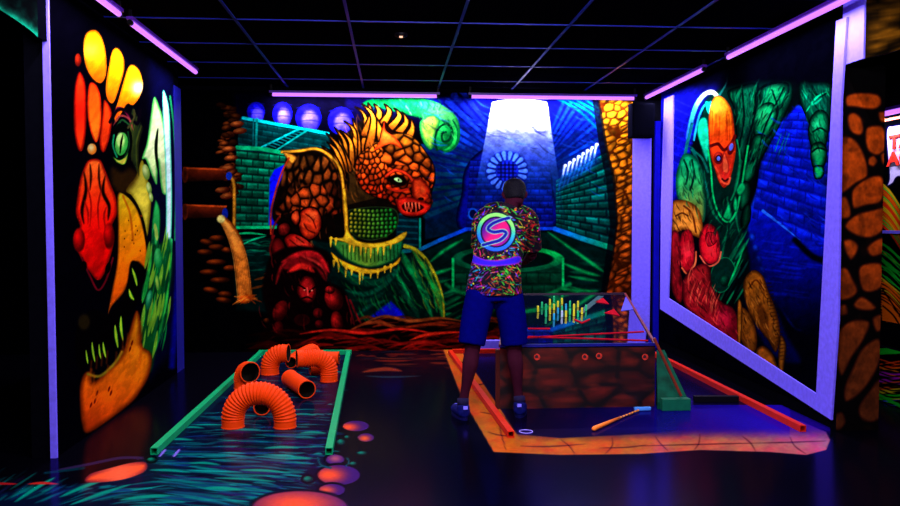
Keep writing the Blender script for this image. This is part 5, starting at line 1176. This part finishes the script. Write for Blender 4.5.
# ------------------------------------------------------------------ the pinboard table
def V(px, py, Y): return on_y(px, py, Y)
YF = on_floor(560, 408).y
f0, f1 = V(500, 344, YF), V(655, 344, YF)
ztf = (f0.z + f1.z) / 2; f0.z = f1.z = ztf
YK = 8.2
k1 = V(625, 293, YK); k0 = k1 - Vector((f1.x - f0.x, 0, 0)); ztk = k1.z
tb = empty('pinboard_table', ((f0.x + f1.x) / 2, (YF + YK) / 2, 0), 'long box table with a glossy dark top and a front painted with red brown stones', 'table')
sk = (k0.x - f0.x) / (YK - YF)
bm = bmesh.new()
b8 = [bm.verts.new(v) for v in ((f0.x, YF, 0), (f1.x, YF, 0), (k1.x, YK, 0), (k0.x, YK, 0), (f0.x, YF, ztf - 0.03), (f1.x, YF, ztf - 0.03), (k1.x, YK, ztk - 0.03), (k0.x, YK, ztk - 0.03))]
for f_ in ((0, 3, 2, 1), (4, 5, 6, 7), (0, 1, 5, 4), (1, 2, 6, 5), (2, 3, 7, 6), (3, 0, 4, 7)): bm.faces.new([b8[i_] for i_ in f_])
obj('body', bm, mat('dark red brown side paint', (50, 14, 10), 0.5, 0.3), tb)
def tfront(q):
    q.cells([(480, 335), (680, 335), (680, 420), (480, 420)], 25, (128, 30, 14), gapc=(18, 4, 5), gap=2.2, ar=1.3, rot=15, dark=0.45, seed=14, curve=False, shade=0.6, jit=0.5)
    for k in range(110): q.blob(q.rng.uniform(498, 656), q.rng.uniform(346, 408), q.rng.uniform(4, 14), q.rng.uniform(1.5, 4), q.rng.choice([(20, 5, 5), (150, 50, 22)]), a=0.22, soft=0.9)
painted_sheet('front_panel', (f0.x, YF - 0.004, 0.0), (f1.x - f0.x, 0, 0), (0, 0, ztf - 0.03), 240, 110, tfront, (30, 8, 8), paint_mat('painted stones, satin', 0.4, 0.4, 50), tb)
# tray: lip around, playfield
slope = (ztk - ztf) / (YK - YF)
def top(u, v, dz=0.0):   # u across, v front to back
    y = YF + (YK - YF) * v; return Vector((f0.x + (f1.x - f0.x) * u + sk * (y - YF), y, ztf + (ztk - ztf) * v + dz))
M_TOP = mat('glossy dark blue playfield', (5, 6, 30), 0.06, 0.5, coat=1.0)
bm = bmesh.new(); lo_ = [top(u, v, -0.028) for u, v in ((0, 0), (1, 0), (1, 1), (0, 1))]; prism(bm, lo_, (0, 0, 0.022)); obj('playfield', bm, M_TOP, tb)
M_LIP = mat('orange table edge', (100, 28, 16), 0.45, 0.2); M_LIPB = mat('blue front edge', (14, 16, 110), 0.3, 0.5)
for nm, a_, b_, m_ in (('front_edge', (0, 0), (1, 0), M_LIPB), ('side_edge', (0, 0), (0, 1), M_LIP), ('side_edge', (1, 0), (1, 1), M_LIP), ('back_edge', (0, 1), (1, 1), mat('dark back edge', (40, 16, 40), 0.4, 0.4))):
    bm = bmesh.new(); beam(bm, top(*a_, -0.008), top(*b_, -0.008), 0.02, 0.022); obj(nm, bm, m_, tb)
# painted decoration on the playfield: red chevrons and a pink box line
M_PK = mat('pink red marking', (150, 14, 30), 0.8, 0.0); M_TEAL = mat('teal marking', (0, 60, 64), 0.5, 0.3); M_VM = mat('pale violet marking', (60, 54, 190), 0.5, 0.3)
def top_at(px, py):     # point of the sloping top seen at a photo position
    d = ray(px, py); n_ = Vector((0, -slope, 1)); p0 = top(0, 0, -0.004); t = (p0 - Vector(CAM)).dot(n_) / Vector(d).dot(n_); return Vector(CAM + d * t)
def mark(pts, m, label=None):
    bm = bmesh.new(); prism(bm, [top_at(*q_) for q_ in pts], (0, 0, 0.002)); obj('marking', bm, m, tb, label=label)
mark([(594, 302), (603, 298), (609, 304)], M_PK); mark([(604, 313), (614, 309), (620, 316)], M_PK)
mark([(621, 311), (626, 296), (636, 309)], M_VM, 'pale violet triangle'); mark([(574, 318.5), (582, 322), (590, 318.5), (590, 320), (582, 323.6), (574, 320)], M_PK)
mark([(578, 312), (598, 296), (604, 296), (584, 313)], M_TEAL)
mark([(528, 328), (550, 328), (550, 329.2), (528, 329.2)], M_PK); mark([(528, 336), (648, 340), (648, 341), (528, 337)], M_PK)
mark([(526, 337), (644, 331), (644, 332), (526, 338)], M_PK)
# pegs
pegs = [(538, 316, 'y'), (542, 312, 'g'), (546, 314, 'g'), (550, 309, 'y'), (554, 306, 'g'), (550, 318, 'y'), (554, 314, 'y'), (546, 321, 'g'), (558, 311, 'y'), (562, 308, 'y'), (558, 318, 'c'), (562, 316, 'g'), (566, 314, 'c'), (570, 311, 'g'), (554, 324, 'c'), (566, 321, 'y'), (574, 314, 'y'), (578, 311, 'y'), (570, 319, 'g'), (574, 320, 'y'), (578, 321, 'g'), (582, 318, 'y'), (586, 315, 'g'), (562, 321, 'w')]
PM = {'y': mat('yellow peg', (235, 225, 40), 0.5, 0.3, k=1.0), 'g': mat('green peg', (20, 200, 120), 0.5, 0.3, k=1.0), 'c': mat('cyan peg', (30, 170, 220), 0.5, 0.3), 'w': mat('pale peg', (190, 215, 255), 0.5, 0.3)}
pn = {'y': 'yellow', 'g': 'green', 'c': 'cyan', 'w': 'pale'}
for px, py, c in pegs:
    b = top_at(px, py - 4); bm = bmesh.new()
    sweep(bm, [b, b + Vector((0, 0, 0.055)), b + Vector((0, 0, 0.059))], [0.0095, 0.0095, 0.006], 12, cap=True)
    obj('peg', bm, PM[c], tb, label=pn[c] + ' peg')
# round badges on the front
M_BAD = mat('salmon badge', (190, 52, 40), 0.7, 0.0); M_BADD = mat('dark badge mark', (60, 14, 20), 0.5, 0.3)
for px, py in ((537, 357), (585, 357), (599, 356), (645, 357)):
    b = on_y(px, py, YF - 0.008); bm = bmesh.new(); disc(bm, b, (0, 1, 0), 0.024, 0.008, 24); bo = obj('badge', bm, M_BAD, tb)
    bm = bmesh.new(); disc(bm, b + Vector((-0.004, -0.005, 0.004)), (0, 1, 0), 0.013, 0.004, 16); box(bm, b.x - 0.02, b.x + 0.02, b.y - 0.006, b.y - 0.004, b.z - 0.008, b.z - 0.004); obj('badge_mark', bm, M_BADD, bo)
# leg board at the left edge of the table
bm = bmesh.new(); a = on_y(497, 345, YF); box(bm, f0.x - 0.028, f0.x - 0.001, YF - 0.004, YF + 0.06, 0, ztf - 0.04); obj('corner_post', bm, mat('dull orange post', (60, 16, 12), 0.5, 0.1), tb)

# ------------------------------------------------------------------ ramp board, leaning batten, divider, putter, cup
rp0, rp1 = on_floor(657, 409), on_floor(690, 409); Yr = rp0.y
bm = bmesh.new()
t0 = on_y(656.5, 350, Yr + 0.35); t1 = on_y(662, 350, Yr + 0.35)
w = [bm.verts.new(v) for v in ((rp0.x, Yr, 0.001), (rp1.x, Yr, 0.001), (rp1.x, Yr, 0.05), (rp0.x + 0.005, Yr, 0.05), (t0.x, Yr + 0.35, 0.001), (rp1.x + 0.02, Yr + 0.35, 0.001), (t1.x + 0.02, Yr + 0.35, t1.z), (t0.x, Yr + 0.35, t0.z))]
for f_ in ((0, 1, 2, 3), (4, 7, 6, 5), (0, 4, 5, 1), (3, 2, 6, 7), (0, 3, 7, 4), (1, 5, 6, 2)): bm.faces.new([w[i_] for i_ in f_])
rmp = o = obj('green_ramp', bm, mat('green striped ramp paint', (0, 66, 46), 0.6, 0.05, vary=0.5, scale=9)); tag(o, 'small green sloping ramp against the right side of the table', 'ramp')
bm = bmesh.new(); q1 = on_y(691, 399, Yr - 0.07); box(bm, f1.x + 0.012, q1.x, Yr - 0.07, Yr - 0.002, 0, q1.z); bevel(bm, 0.004); obj('ramp_step', bm, mat('pale green step', (10, 88, 62), 0.5, 0.1), rmp)
lt_a = on_y(654, 338, Yr - 0.035); lt_b = on_y(681, 396, Yr - 0.035)
bm = bmesh.new(); beam(bm, lt_a, lt_b, 0.022, 0.02); bevel(bm, 0.003)
o = obj('leaning_batten', bm, mat('dull orange batten', (110, 34, 18), 0.5, 0.2)); tag(o, 'thin dull orange batten leaning from the right table corner down to the floor', 'batten')
bm = bmesh.new(); a, b = on_floor(694, 402), on_floor(738, 402); beam(bm, a + Vector((0, 0, 0.026)), b + Vector((0, 0, 0.026)), 0.05, 0.05); bevel(bm, 0.004)
o = obj('black_divider', bm, M_CAP); tag(o, 'low black divider on the floor right of the green ramp', 'divider')
# putter lying on the floor
ha = on_floor(593, 429, 0.016); hb = on_floor(619, 418, 0.014); hd_ = on_floor(639, 410, 0.012); hh = on_floor(650, 408, 0.016)
pu = empty('putter', (ha + hh) / 2, 'golf putter lying on the floor before the table, orange grip, pale blue head', 'putter')
M_GRIP = mat('orange rubber grip', (255, 120, 25), 0.6, 0.3); M_SH = mat('magenta shaft', (110, 30, 90), 0.35, 0.5); M_HEAD = mat('pale blue putter head', (70, 140, 225), 0.4, 0.5)
bm = bmesh.new(); sweep(bm, [ha, ha.lerp(hb, .05), ha.lerp(hb, .5), hb], [0.011, 0.0165, 0.014, 0.010], 16, cap=True); obj('grip', bm, M_GRIP, pu, smooth=True)
bm = bmesh.new(); sweep(bm, [hb, hd_], [0.006, 0.005], 12, cap=True); sh = obj('shaft', bm, M_SH, pu, smooth=True)
for k in range(7):
    c_ = hb.lerp(hd_, (k + 0.5) / 7); dd = (hd_ - hb).normalized(); bm = bmesh.new(); sweep(bm, [c_ - dd * 0.012, c_ + dd * 0.012], [0.0075, 0.0075], 12, cap=True); obj('band', bm, mat('orange band', (255, 150, 40)) if k == 0 else bpy.data.materials['orange band'], sh)
bm = bmesh.new(); hx = Vector((hh.x, hh.y, 0)); beam(bm, hd_ + Vector((-0.03, 0.02, 0.004)), hh + Vector((0.0, -0.01, 0.0)), 0.032, 0.026); bevel(bm, 0.006); obj('head', bm, M_HEAD, pu)
# ring round the hole
c_ = on_floor(526, 432); bm = bmesh.new()
n = 40; ri = [[], [], [], []]
for k in range(n):
    q_ = 2 * math.pi * k / n
    for j, (r_, z_) in enumerate(((0.042, 0.001), (0.048, 0.001), (0.048, 0.006), (0.042, 0.006))): ri[j].append(bm.verts.new((c_.x + r_ * math.cos(q_), c_.y + r_ * math.sin(q_), z_)))
for j in range(4):
    for k in range(n): bm.faces.new((ri[j][k], ri[j][(k + 1) % n], ri[(j + 1) % 4][(k + 1) % n], ri[(j + 1) % 4][k]))
o = obj('hole_ring', bm, mat('white violet ring', (150, 130, 240), 0.5, 0.3), smooth=True); tag(o, 'small white ring around the hole in the floor, right of the person', 'ring')

# ------------------------------------------------------------------ the person
def remeshed(name, parts, voxel, m, parent, smooth_it=6):
    """join closed lofts and fuse them into one continuous skin"""
    bm = bmesh.new()
    for path, rad, sq in parts: sweep(bm, path, rad, 24, squash=sq, cap=True, ax=(1, 0, 0))
    bmesh.ops.recalc_face_normals(bm, faces=bm.faces)
    me = bpy.data.meshes.new(name); bm.to_mesh(me); bm.free()
    o = bpy.data.objects.new(name, me); COL.objects.link(o)
    md = o.modifiers.new('r', 'REMESH'); md.mode = 'VOXEL'; md.voxel_size = voxel
    ms = o.modifiers.new('s', 'SMOOTH'); ms.iterations = smooth_it; ms.factor = 0.5
    bpy.context.view_layer.update()
    m2 = bpy.data.meshes.new_from_object(o.evaluated_get(bpy.context.evaluated_depsgraph_get())); bpy.data.objects.remove(o)
    m2.name = name
    return link_mesh(name, m2, m, parent, smooth=True)
def at(px, py, Y): return on_y(px, py, Y)
YP = 5.86
aL = at(463, 403, YP - 0.02); aR = at(519, 402, YP + 0.03)            # ankles
kL = at(472, 352, YP + 0.00); kR = at(514, 352, YP + 0.06)            # knees
hL = at(482, 296, YP + 0.06); hR = at(507, 296, YP + 0.08)            # hips
pel = at(494.5, 292, YP + 0.07); wst = at(497, 262, YP + 0.12); chs = at(501, 232, YP + 0.22); nck = at(509, 210, YP + 0.34)
sL = at(482, 220, YP + 0.27); sR = at(529, 220, YP + 0.30)
hdc = at(514.5, 195, YP + 0.42)
pe = empty('person', ((aL.x + aR.x) / 2, YP, 0), 'person seen from behind in a paint-splattered neon shirt and blue shorts, leaning over the table', 'person')
M_SKIN = mat('skin in blacklight', (46, 10, 26), 0.8, 0.02)
M_HAIR = mat('dark hair', (6, 4, 14), 0.7, 0.1, bump=0.6, scale=90)
M_SHORT = mat('dark blue shorts', (2, 3, 84), 0.9, 0.0, bump=0.3, scale=25)
eL = sL + Vector((0.01, 0.18, -0.24)); eR = sR + Vector((0.045, 0.10, -0.27))
wL = eL + Vector((0.16, 0.22, -0.06)); wR = eR + Vector((-0.02, 0.25, -0.08))
up = Vector((0, 0, 1)); fw = Vector((0, 1, 0))
def limb(pts, rad, n=6):
    P = spline([tuple(q_) for q_ in pts], False, n); r_ = np.interp(np.linspace(0, 1, len(P)), np.linspace(0, 1, len(rad)), rad); return [Vector(q_) for q_ in P], list(r_), None
parts = []
for h_, k_, a_, s_ in ((hL, kL, aL, -1), (hR, kR, aR, 1)):
    parts.append(limb([h_ + up * 0.02, h_.lerp(k_, 0.5) + Vector((s_ * 0.01, 0.005, 0)), k_], [0.095, 0.088, 0.068, 0.056]))
    parts.append(limb([k_, k_.lerp(a_, 0.3) + Vector((0, -0.022, 0)), k_.lerp(a_, 0.65) + Vector((0, -0.008, 0)), a_], [0.054, 0.060, 0.046, 0.034, 0.036]))
    parts.append(([a_, Vector((a_.x, a_.y - 0.03, 0.05)), ], [0.038, 0.036], None))
    parts.append(limb([Vector((a_.x, a_.y - 0.03, 0.05)), Vector((a_.x + s_ * 0.02, a_.y + 0.07, 0.045)), Vector((a_.x + s_ * 0.035, a_.y + 0.15, 0.035))], [0.034, 0.036, 0.024]))
tor = [pel - up * 0.05, pel, wst, chs, chs.lerp(nck, 0.65), nck]
P_, r_, _ = limb(tor, [0.13, 0.15, 0.135, 0.165, 0.13, 0.055]); parts.append((P_, r_, [(1.12, 0.72)] * len(P_)))
parts.append(limb([nck - up * 0.03, nck.lerp(hdc, 0.5), hdc], [0.062, 0.056, 0.055]))
for s0_, e_, w_ in ((sL, eL, wL), (sR, eR, wR)):
    parts.append(limb([s0_.lerp(nck, 0.35), s0_, s0_.lerp(e_, 0.5), e_], [0.06, 0.058, 0.05, 0.042, 0.04])); parts.append(limb([e_, e_.lerp(w_, 0.35), w_], [0.04, 0.041, 0.033, 0.026]))
# head: skull, face, nose, ears facing the table, tilted down
fd = Vector((0.06, 0.90, -0.42)).normalized(); hu = Vector((0, 0.40, 0.91)).normalized(); hs = fd.cross(hu).normalized()
def hp(x, y, z): return hdc + hs * x + fd * y + hu * z
parts.append(limb([hp(0, -0.02, -0.10), hp(0, -0.015, -0.04), hp(0, -0.01, 0.03), hp(0, 0, 0.085), hp(0, 0.0, 0.113)], [0.05, 0.074, 0.084, 0.07, 0.03], 5))
parts.append(limb([hp(0, 0.03, -0.115), hp(0, 0.035, -0.06), hp(0, 0.035, 0.02), hp(0, 0.03, 0.08)], [0.038, 0.058, 0.066, 0.05], 5))
parts.append(limb([hp(0, 0.085, 0.02), hp(0, 0.105, -0.01), hp(0, 0.112, -0.03)], [0.010, 0.014, 0.016], 3))
parts.append(limb([hp(-0.02, 0.088, -0.062), hp(0.02, 0.088, -0.062)], [0.010, 0.010], 3))
for s_ in (-1, 1): parts.append(limb([hp(s_ * 0.080, -0.005, -0.03), hp(s_ * 0.088, -0.012, 0.0), hp(s_ * 0.086, -0.005, 0.025)], [0.012, 0.017, 0.012], 3))
# hands: palm plus five bent fingers, resting on the table top
def hand(w_, d_, s_):
    d_ = Vector(d_).normalized(); side = d_.cross(up).normalized(); out = []
    palm = w_ + d_ * 0.085 - up * 0.008
    for t_ in (-1.2, -0.4, 0.4, 1.2): out.append(([w_ + side * 0.012 * t_, w_ + d_ * 0.04 + side * 0.018 * t_, palm + side * 0.020 * t_], [0.020, 0.017, 0.014], None))
    for t_, l_ in ((-1.4, 0.060), (-0.48, 0.076), (0.45, 0.082), (1.4, 0.074)):
        b_ = palm + side * 0.021 * t_; out.append(limb([b_ - d_ * 0.01, b_ + d_ * l_ * 0.45 + up * 0.002, b_ + d_ * l_ * 0.8 - up * 0.014, b_ + d_ * l_ * 0.95 - up * 0.032], [0.0105, 0.0098, 0.009, 0.008], 4))
    b_ = w_ + d_ * 0.03 + side * s_ * 0.024; out.append(limb([b_, b_ + d_ * 0.03 + side * s_ * 0.022 - up * 0.006, b_ + d_ * 0.062 + side * s_ * 0.024 - up * 0.016], [0.014, 0.012, 0.0095], 4))
    return out
parts += hand(wL, (0.35, 0.9, -0.1), 1) + hand(wR, (-0.25, 0.95, -0.15), -1)
body = remeshed('body', parts, 0.0075, M_SKIN, pe, 4)
# eyes
for s_ in (-1, 1):
    bm = bmesh.new(); bmesh.ops.create_uvsphere(bm, u_segments=12, v_segments=8, radius=0.011, matrix=Matrix.Translation(hp(s_ * 0.03, 0.083, 0.008))); obj('eye', bm, mat('eye white', (120, 110, 190)), pe, smooth=True)
# hair cap
hp_parts = [limb([hp(0, -0.035, -0.06), hp(0, -0.035, -0.02), hp(0, -0.022, 0.04), hp(0, -0.008, 0.09), hp(0, -0.004, 0.126)], [0.062, 0.080, 0.094, 0.080, 0.035], 5), limb([hp(0, -0.02, 0.06), hp(0, 0.04, 0.085), hp(0, 0.085, 0.075)], [0.075, 0.062, 0.03], 5)]
for k in range(0):
    q_ = k * 2.4; z_ = -0.02 + 0.13 * (k / 26); rr_ = 0.086 * math.sqrt(max(0.05, 1 - max(0, (z_ - 0.03) / 0.11) ** 2)); x_, y_ = rr_ * math.cos(q_), -0.02 + rr_ * math.sin(q_)
    if y_ > 0.05 and z_ < 0.05: continue
    hp_parts.append(limb([hp(x_ * 0.9, y_ * 0.9, z_), hp(x_ * 1.1, y_ * 1.08, z_ + 0.012), hp(x_ * 1.16, y_ * 1.1 + 0.01, z_ + 0.028)], [0.016, 0.013, 0.006], 3))
remeshed('hair', hp_parts, 0.007, M_HAIR, pe, 3)
# shorts
parts = []
for h_, k_, s_ in ((hL, kL, -1), (hR, kR, 1)):
    e_ = k_ + up * 0.055
    P_, r_, _ = limb([h_ + up * 0.03, h_.lerp(e_, 0.5) + Vector((s_ * 0.012, 0, 0)), e_ + Vector((s_ * 0.003, 0, 0))], [0.118, 0.112, 0.104, 0.100]); parts.append((P_, r_, [(1.0, 0.95)] * len(P_)))
parts.append(([pel - up * 0.06, pel - up * 0.0, pel + up * 0.08], [0.165, 0.172, 0.160], [(1.08, 0.74)] * 3))
remeshed('shorts', parts, 0.010, M_SHORT, pe, 3)
# shirt
parts = []
P_, r_, _ = limb([pel - up * 0.005 + Vector((-0.003, 0, 0)), pel + up * 0.06, wst, chs - up * 0.03, chs.lerp(nck, 0.35), chs.lerp(nck, 0.75), nck - up * 0.012], [0.190, 0.180, 0.163, 0.176, 0.186, 0.165, 0.085])
parts.append((P_, r_, [(1.14, 0.76)] * len(P_)))
for s0_, e_, s_ in ((sL, eL, -1), (sR, eR, 1)):
    parts.append(limb([s0_.lerp(nck, 0.55), s0_.lerp(nck, 0.15) + up * 0.005, s0_ - up * 0.03, s0_.lerp(e_, 0.55), s0_.lerp(e_, 0.86)], [0.082, 0.082, 0.080, 0.080, 0.080], 6))
shirt = remeshed('shirt', parts, 0.0058, None, pe, 5)
me = shirt.data
co = np.zeros(len(me.vertices) * 3, dtype=np.float32); me.vertices.foreach_get('co', co); co = co.reshape(-1, 3).astype(float)
no = np.zeros(len(me.vertices) * 3, dtype=np.float32); me.vertices.foreach_get('normal', no); no = no.reshape(-1, 3)
def cloth_chart(co): return chart(co)
q = Painter(*cloth_chart(co), (16, 8, 30)); rr = random.Random(99)
q.X = q.X + (no[:, 1] > 0.15) * 0.01
NEON = [(230, 40, 40), (250, 80, 40), (60, 220, 60), (120, 230, 60), (200, 40, 200), (90, 60, 240), (230, 220, 60), (40, 180, 220), (240, 60, 120)]
for k in range(800):
    x, y = rr.uniform(462, 540), rr.uniform(203, 298)
    c = rr.choice(NEON)
    if x > 520: c = rr.choice([(220, 30, 30), (240, 60, 40), (60, 200, 60), (150, 20, 40)])
    if y > 255 and 480 < x < 515: c = rr.choice([(90, 230, 60), (60, 210, 70), (240, 70, 50), (240, 140, 40), (220, 30, 60)])
    if y > 272 and x < 490: c = rr.choice([(200, 40, 200), (240, 40, 60), (90, 60, 240), (60, 200, 220)])
    q_ = rr.uniform(0, 6.28) if rr.random() < 0.4 else rr.uniform(-0.6, 0.6) + (0.5 if x > 495 else -0.5); l = rr.uniform(2, 10)
    q.stroke([(x, y), (x + math.cos(q_) * l * 0.5 + rr.uniform(-1, 1), y + math.sin(q_) * l * 0.5), (x + math.cos(q_) * l, y + math.sin(q_) * l)], rr.uniform(0.22, 0.6), c, leaf=True, soft=0.45, a=rr.uniform(0.5, 1))
for k in range(220): q.blob(rr.uniform(462, 542), rr.uniform(203, 298), rr.uniform(0.3, 0.9), rr.uniform(0.3, 0.9), rr.choice(NEON), soft=0.6)
q.mask = no[:, 1] < 0.2
# band below the emblem
q.poly([(471, 254), (484, 259), (500, 260), (519, 256), (519, 263), (500, 266), (484, 266), (471, 262)], (60, 30, 210), edge=(150, 40, 200), ew=2)
# round emblem with the swooping S
q.blob(496, 232, 20.5, 20.5, (24, 10, 60), soft=0.06)
i = q.near(474, 210, 518, 254); dx, dy = q.X[i] - 496, q.Y[i] - 232; rad_ = np.hypot(dx, dy)
ringc = grad(500, 212, 492, 253, (150, 240, 120), (150, 245, 120), (60, 200, 200), (40, 120, 245), (40, 110, 245))(q.X[i], q.Y[i])
q.put(i, smooth01((2.3 - np.abs(rad_ - 17.4)) / 1.0), ringc)
q.blob(496, 232, 14, 14, grad(488, 224, 506, 240, (90, 30, 160), (240, 30, 120), (150, 20, 150)), soft=0.08)
S_ = [(509, 218), (501, 220), (492, 224), (488, 229), (494, 232), (503, 231), (506, 234), (500, 240), (490, 243), (483, 245)]
q.stroke(S_, 2.2, (150, 230, 190)); q.stroke(S_, 1.5, (24, 30, 150))
q.mask = None
q.poly([(503, 203), (508, 200), (516, 202), (514, 207), (506, 207)], (40, 14, 40), soft=1)
q.finish(me)
me.materials.clear(); me.materials.append(paint_mat('neon printed cotton', 0.8, 0.1, 200)); shirt['label'] = 'black shirt covered in neon paint splatter with a round S emblem on the back'
# shoes with pale heel tabs and socks
M_SHOE = mat('blue trainers', (8, 12, 80), 0.7, 0.05); M_SOLE = mat('dark blue sole', (8, 8, 60), 0.7, 0.05); M_SOCK = mat('dark sock', (20, 14, 50), 0.8, 0.1); M_TAB = mat('bright violet heel tab', (120, 110, 255), 0.6, 0.3)
for a_, s_ in ((aL, -1), (aR, 1)):
    t_ = Vector((s_ * 0.22, 1, 0)).normalized(); b_ = Vector((a_.x, a_.y - 0.035, 0.0))
    P_ = [b_ - t_ * 0.045 + up * 0.052, b_ - t_ * 0.02 + up * 0.056, b_ + t_ * 0.06 + up * 0.056, b_ + t_ * 0.13 + up * 0.048, b_ + t_ * 0.19 + up * 0.040, b_ + t_ * 0.225 + up * 0.034]
    sh = remeshed('shoe', [(P_, [0.030, 0.046, 0.050, 0.048, 0.042, 0.020], [(1, 0.95)] * 6), ([b_ + up * 0.05, b_ + up * 0.085, b_ + up * 0.108 + t_ * 0.004], [0.045, 0.047, 0.046], None)], 0.007, M_SHOE, pe, 3)
    bm = bmesh.new(); sd = Vector((t_.y, -t_.x, 0)); out = []
    for k in range(24):
        q_ = 2 * math.pi * k / 24; l = math.cos(q_); out.append(b_ + t_ * (0.088 + 0.142 * l) + sd * (0.048 * math.sin(q_) * (1.0 + 0.12 * l)) + up * 0.001)
    prism(bm, out, (0, 0, 0.022)); obj('sole', bm, M_SOLE, sh)
    bm = bmesh.new(); box(bm, -0.016, 0.016, -0.004, 0.004, -0.010, 0.014); bmesh.ops.translate(bm, verts=bm.verts, vec=b_ - t_ * 0.052 + up * 0.095); bevel(bm, 0.002); obj('heel_tab', bm, M_TAB, sh)
    bm = bmesh.new(); 
    for k in range(4):
        c_ = b_ + t_ * (0.06 + 0.028 * k) + up * (0.106 - 0.006 * k); beam(bm, c_ - sd * 0.022, c_ + sd * 0.022, 0.006, 0.005)
    obj('laces', bm, M_TAB, sh)
    bm = bmesh.new(); sweep(bm, [b_ + up * 0.10 + t_ * 0.01, Vector((a_.x, a_.y - 0.01, 0.15))], [0.043, 0.043], 20, cap=True); obj('sock', bm, M_SOCK, pe, smooth=True)
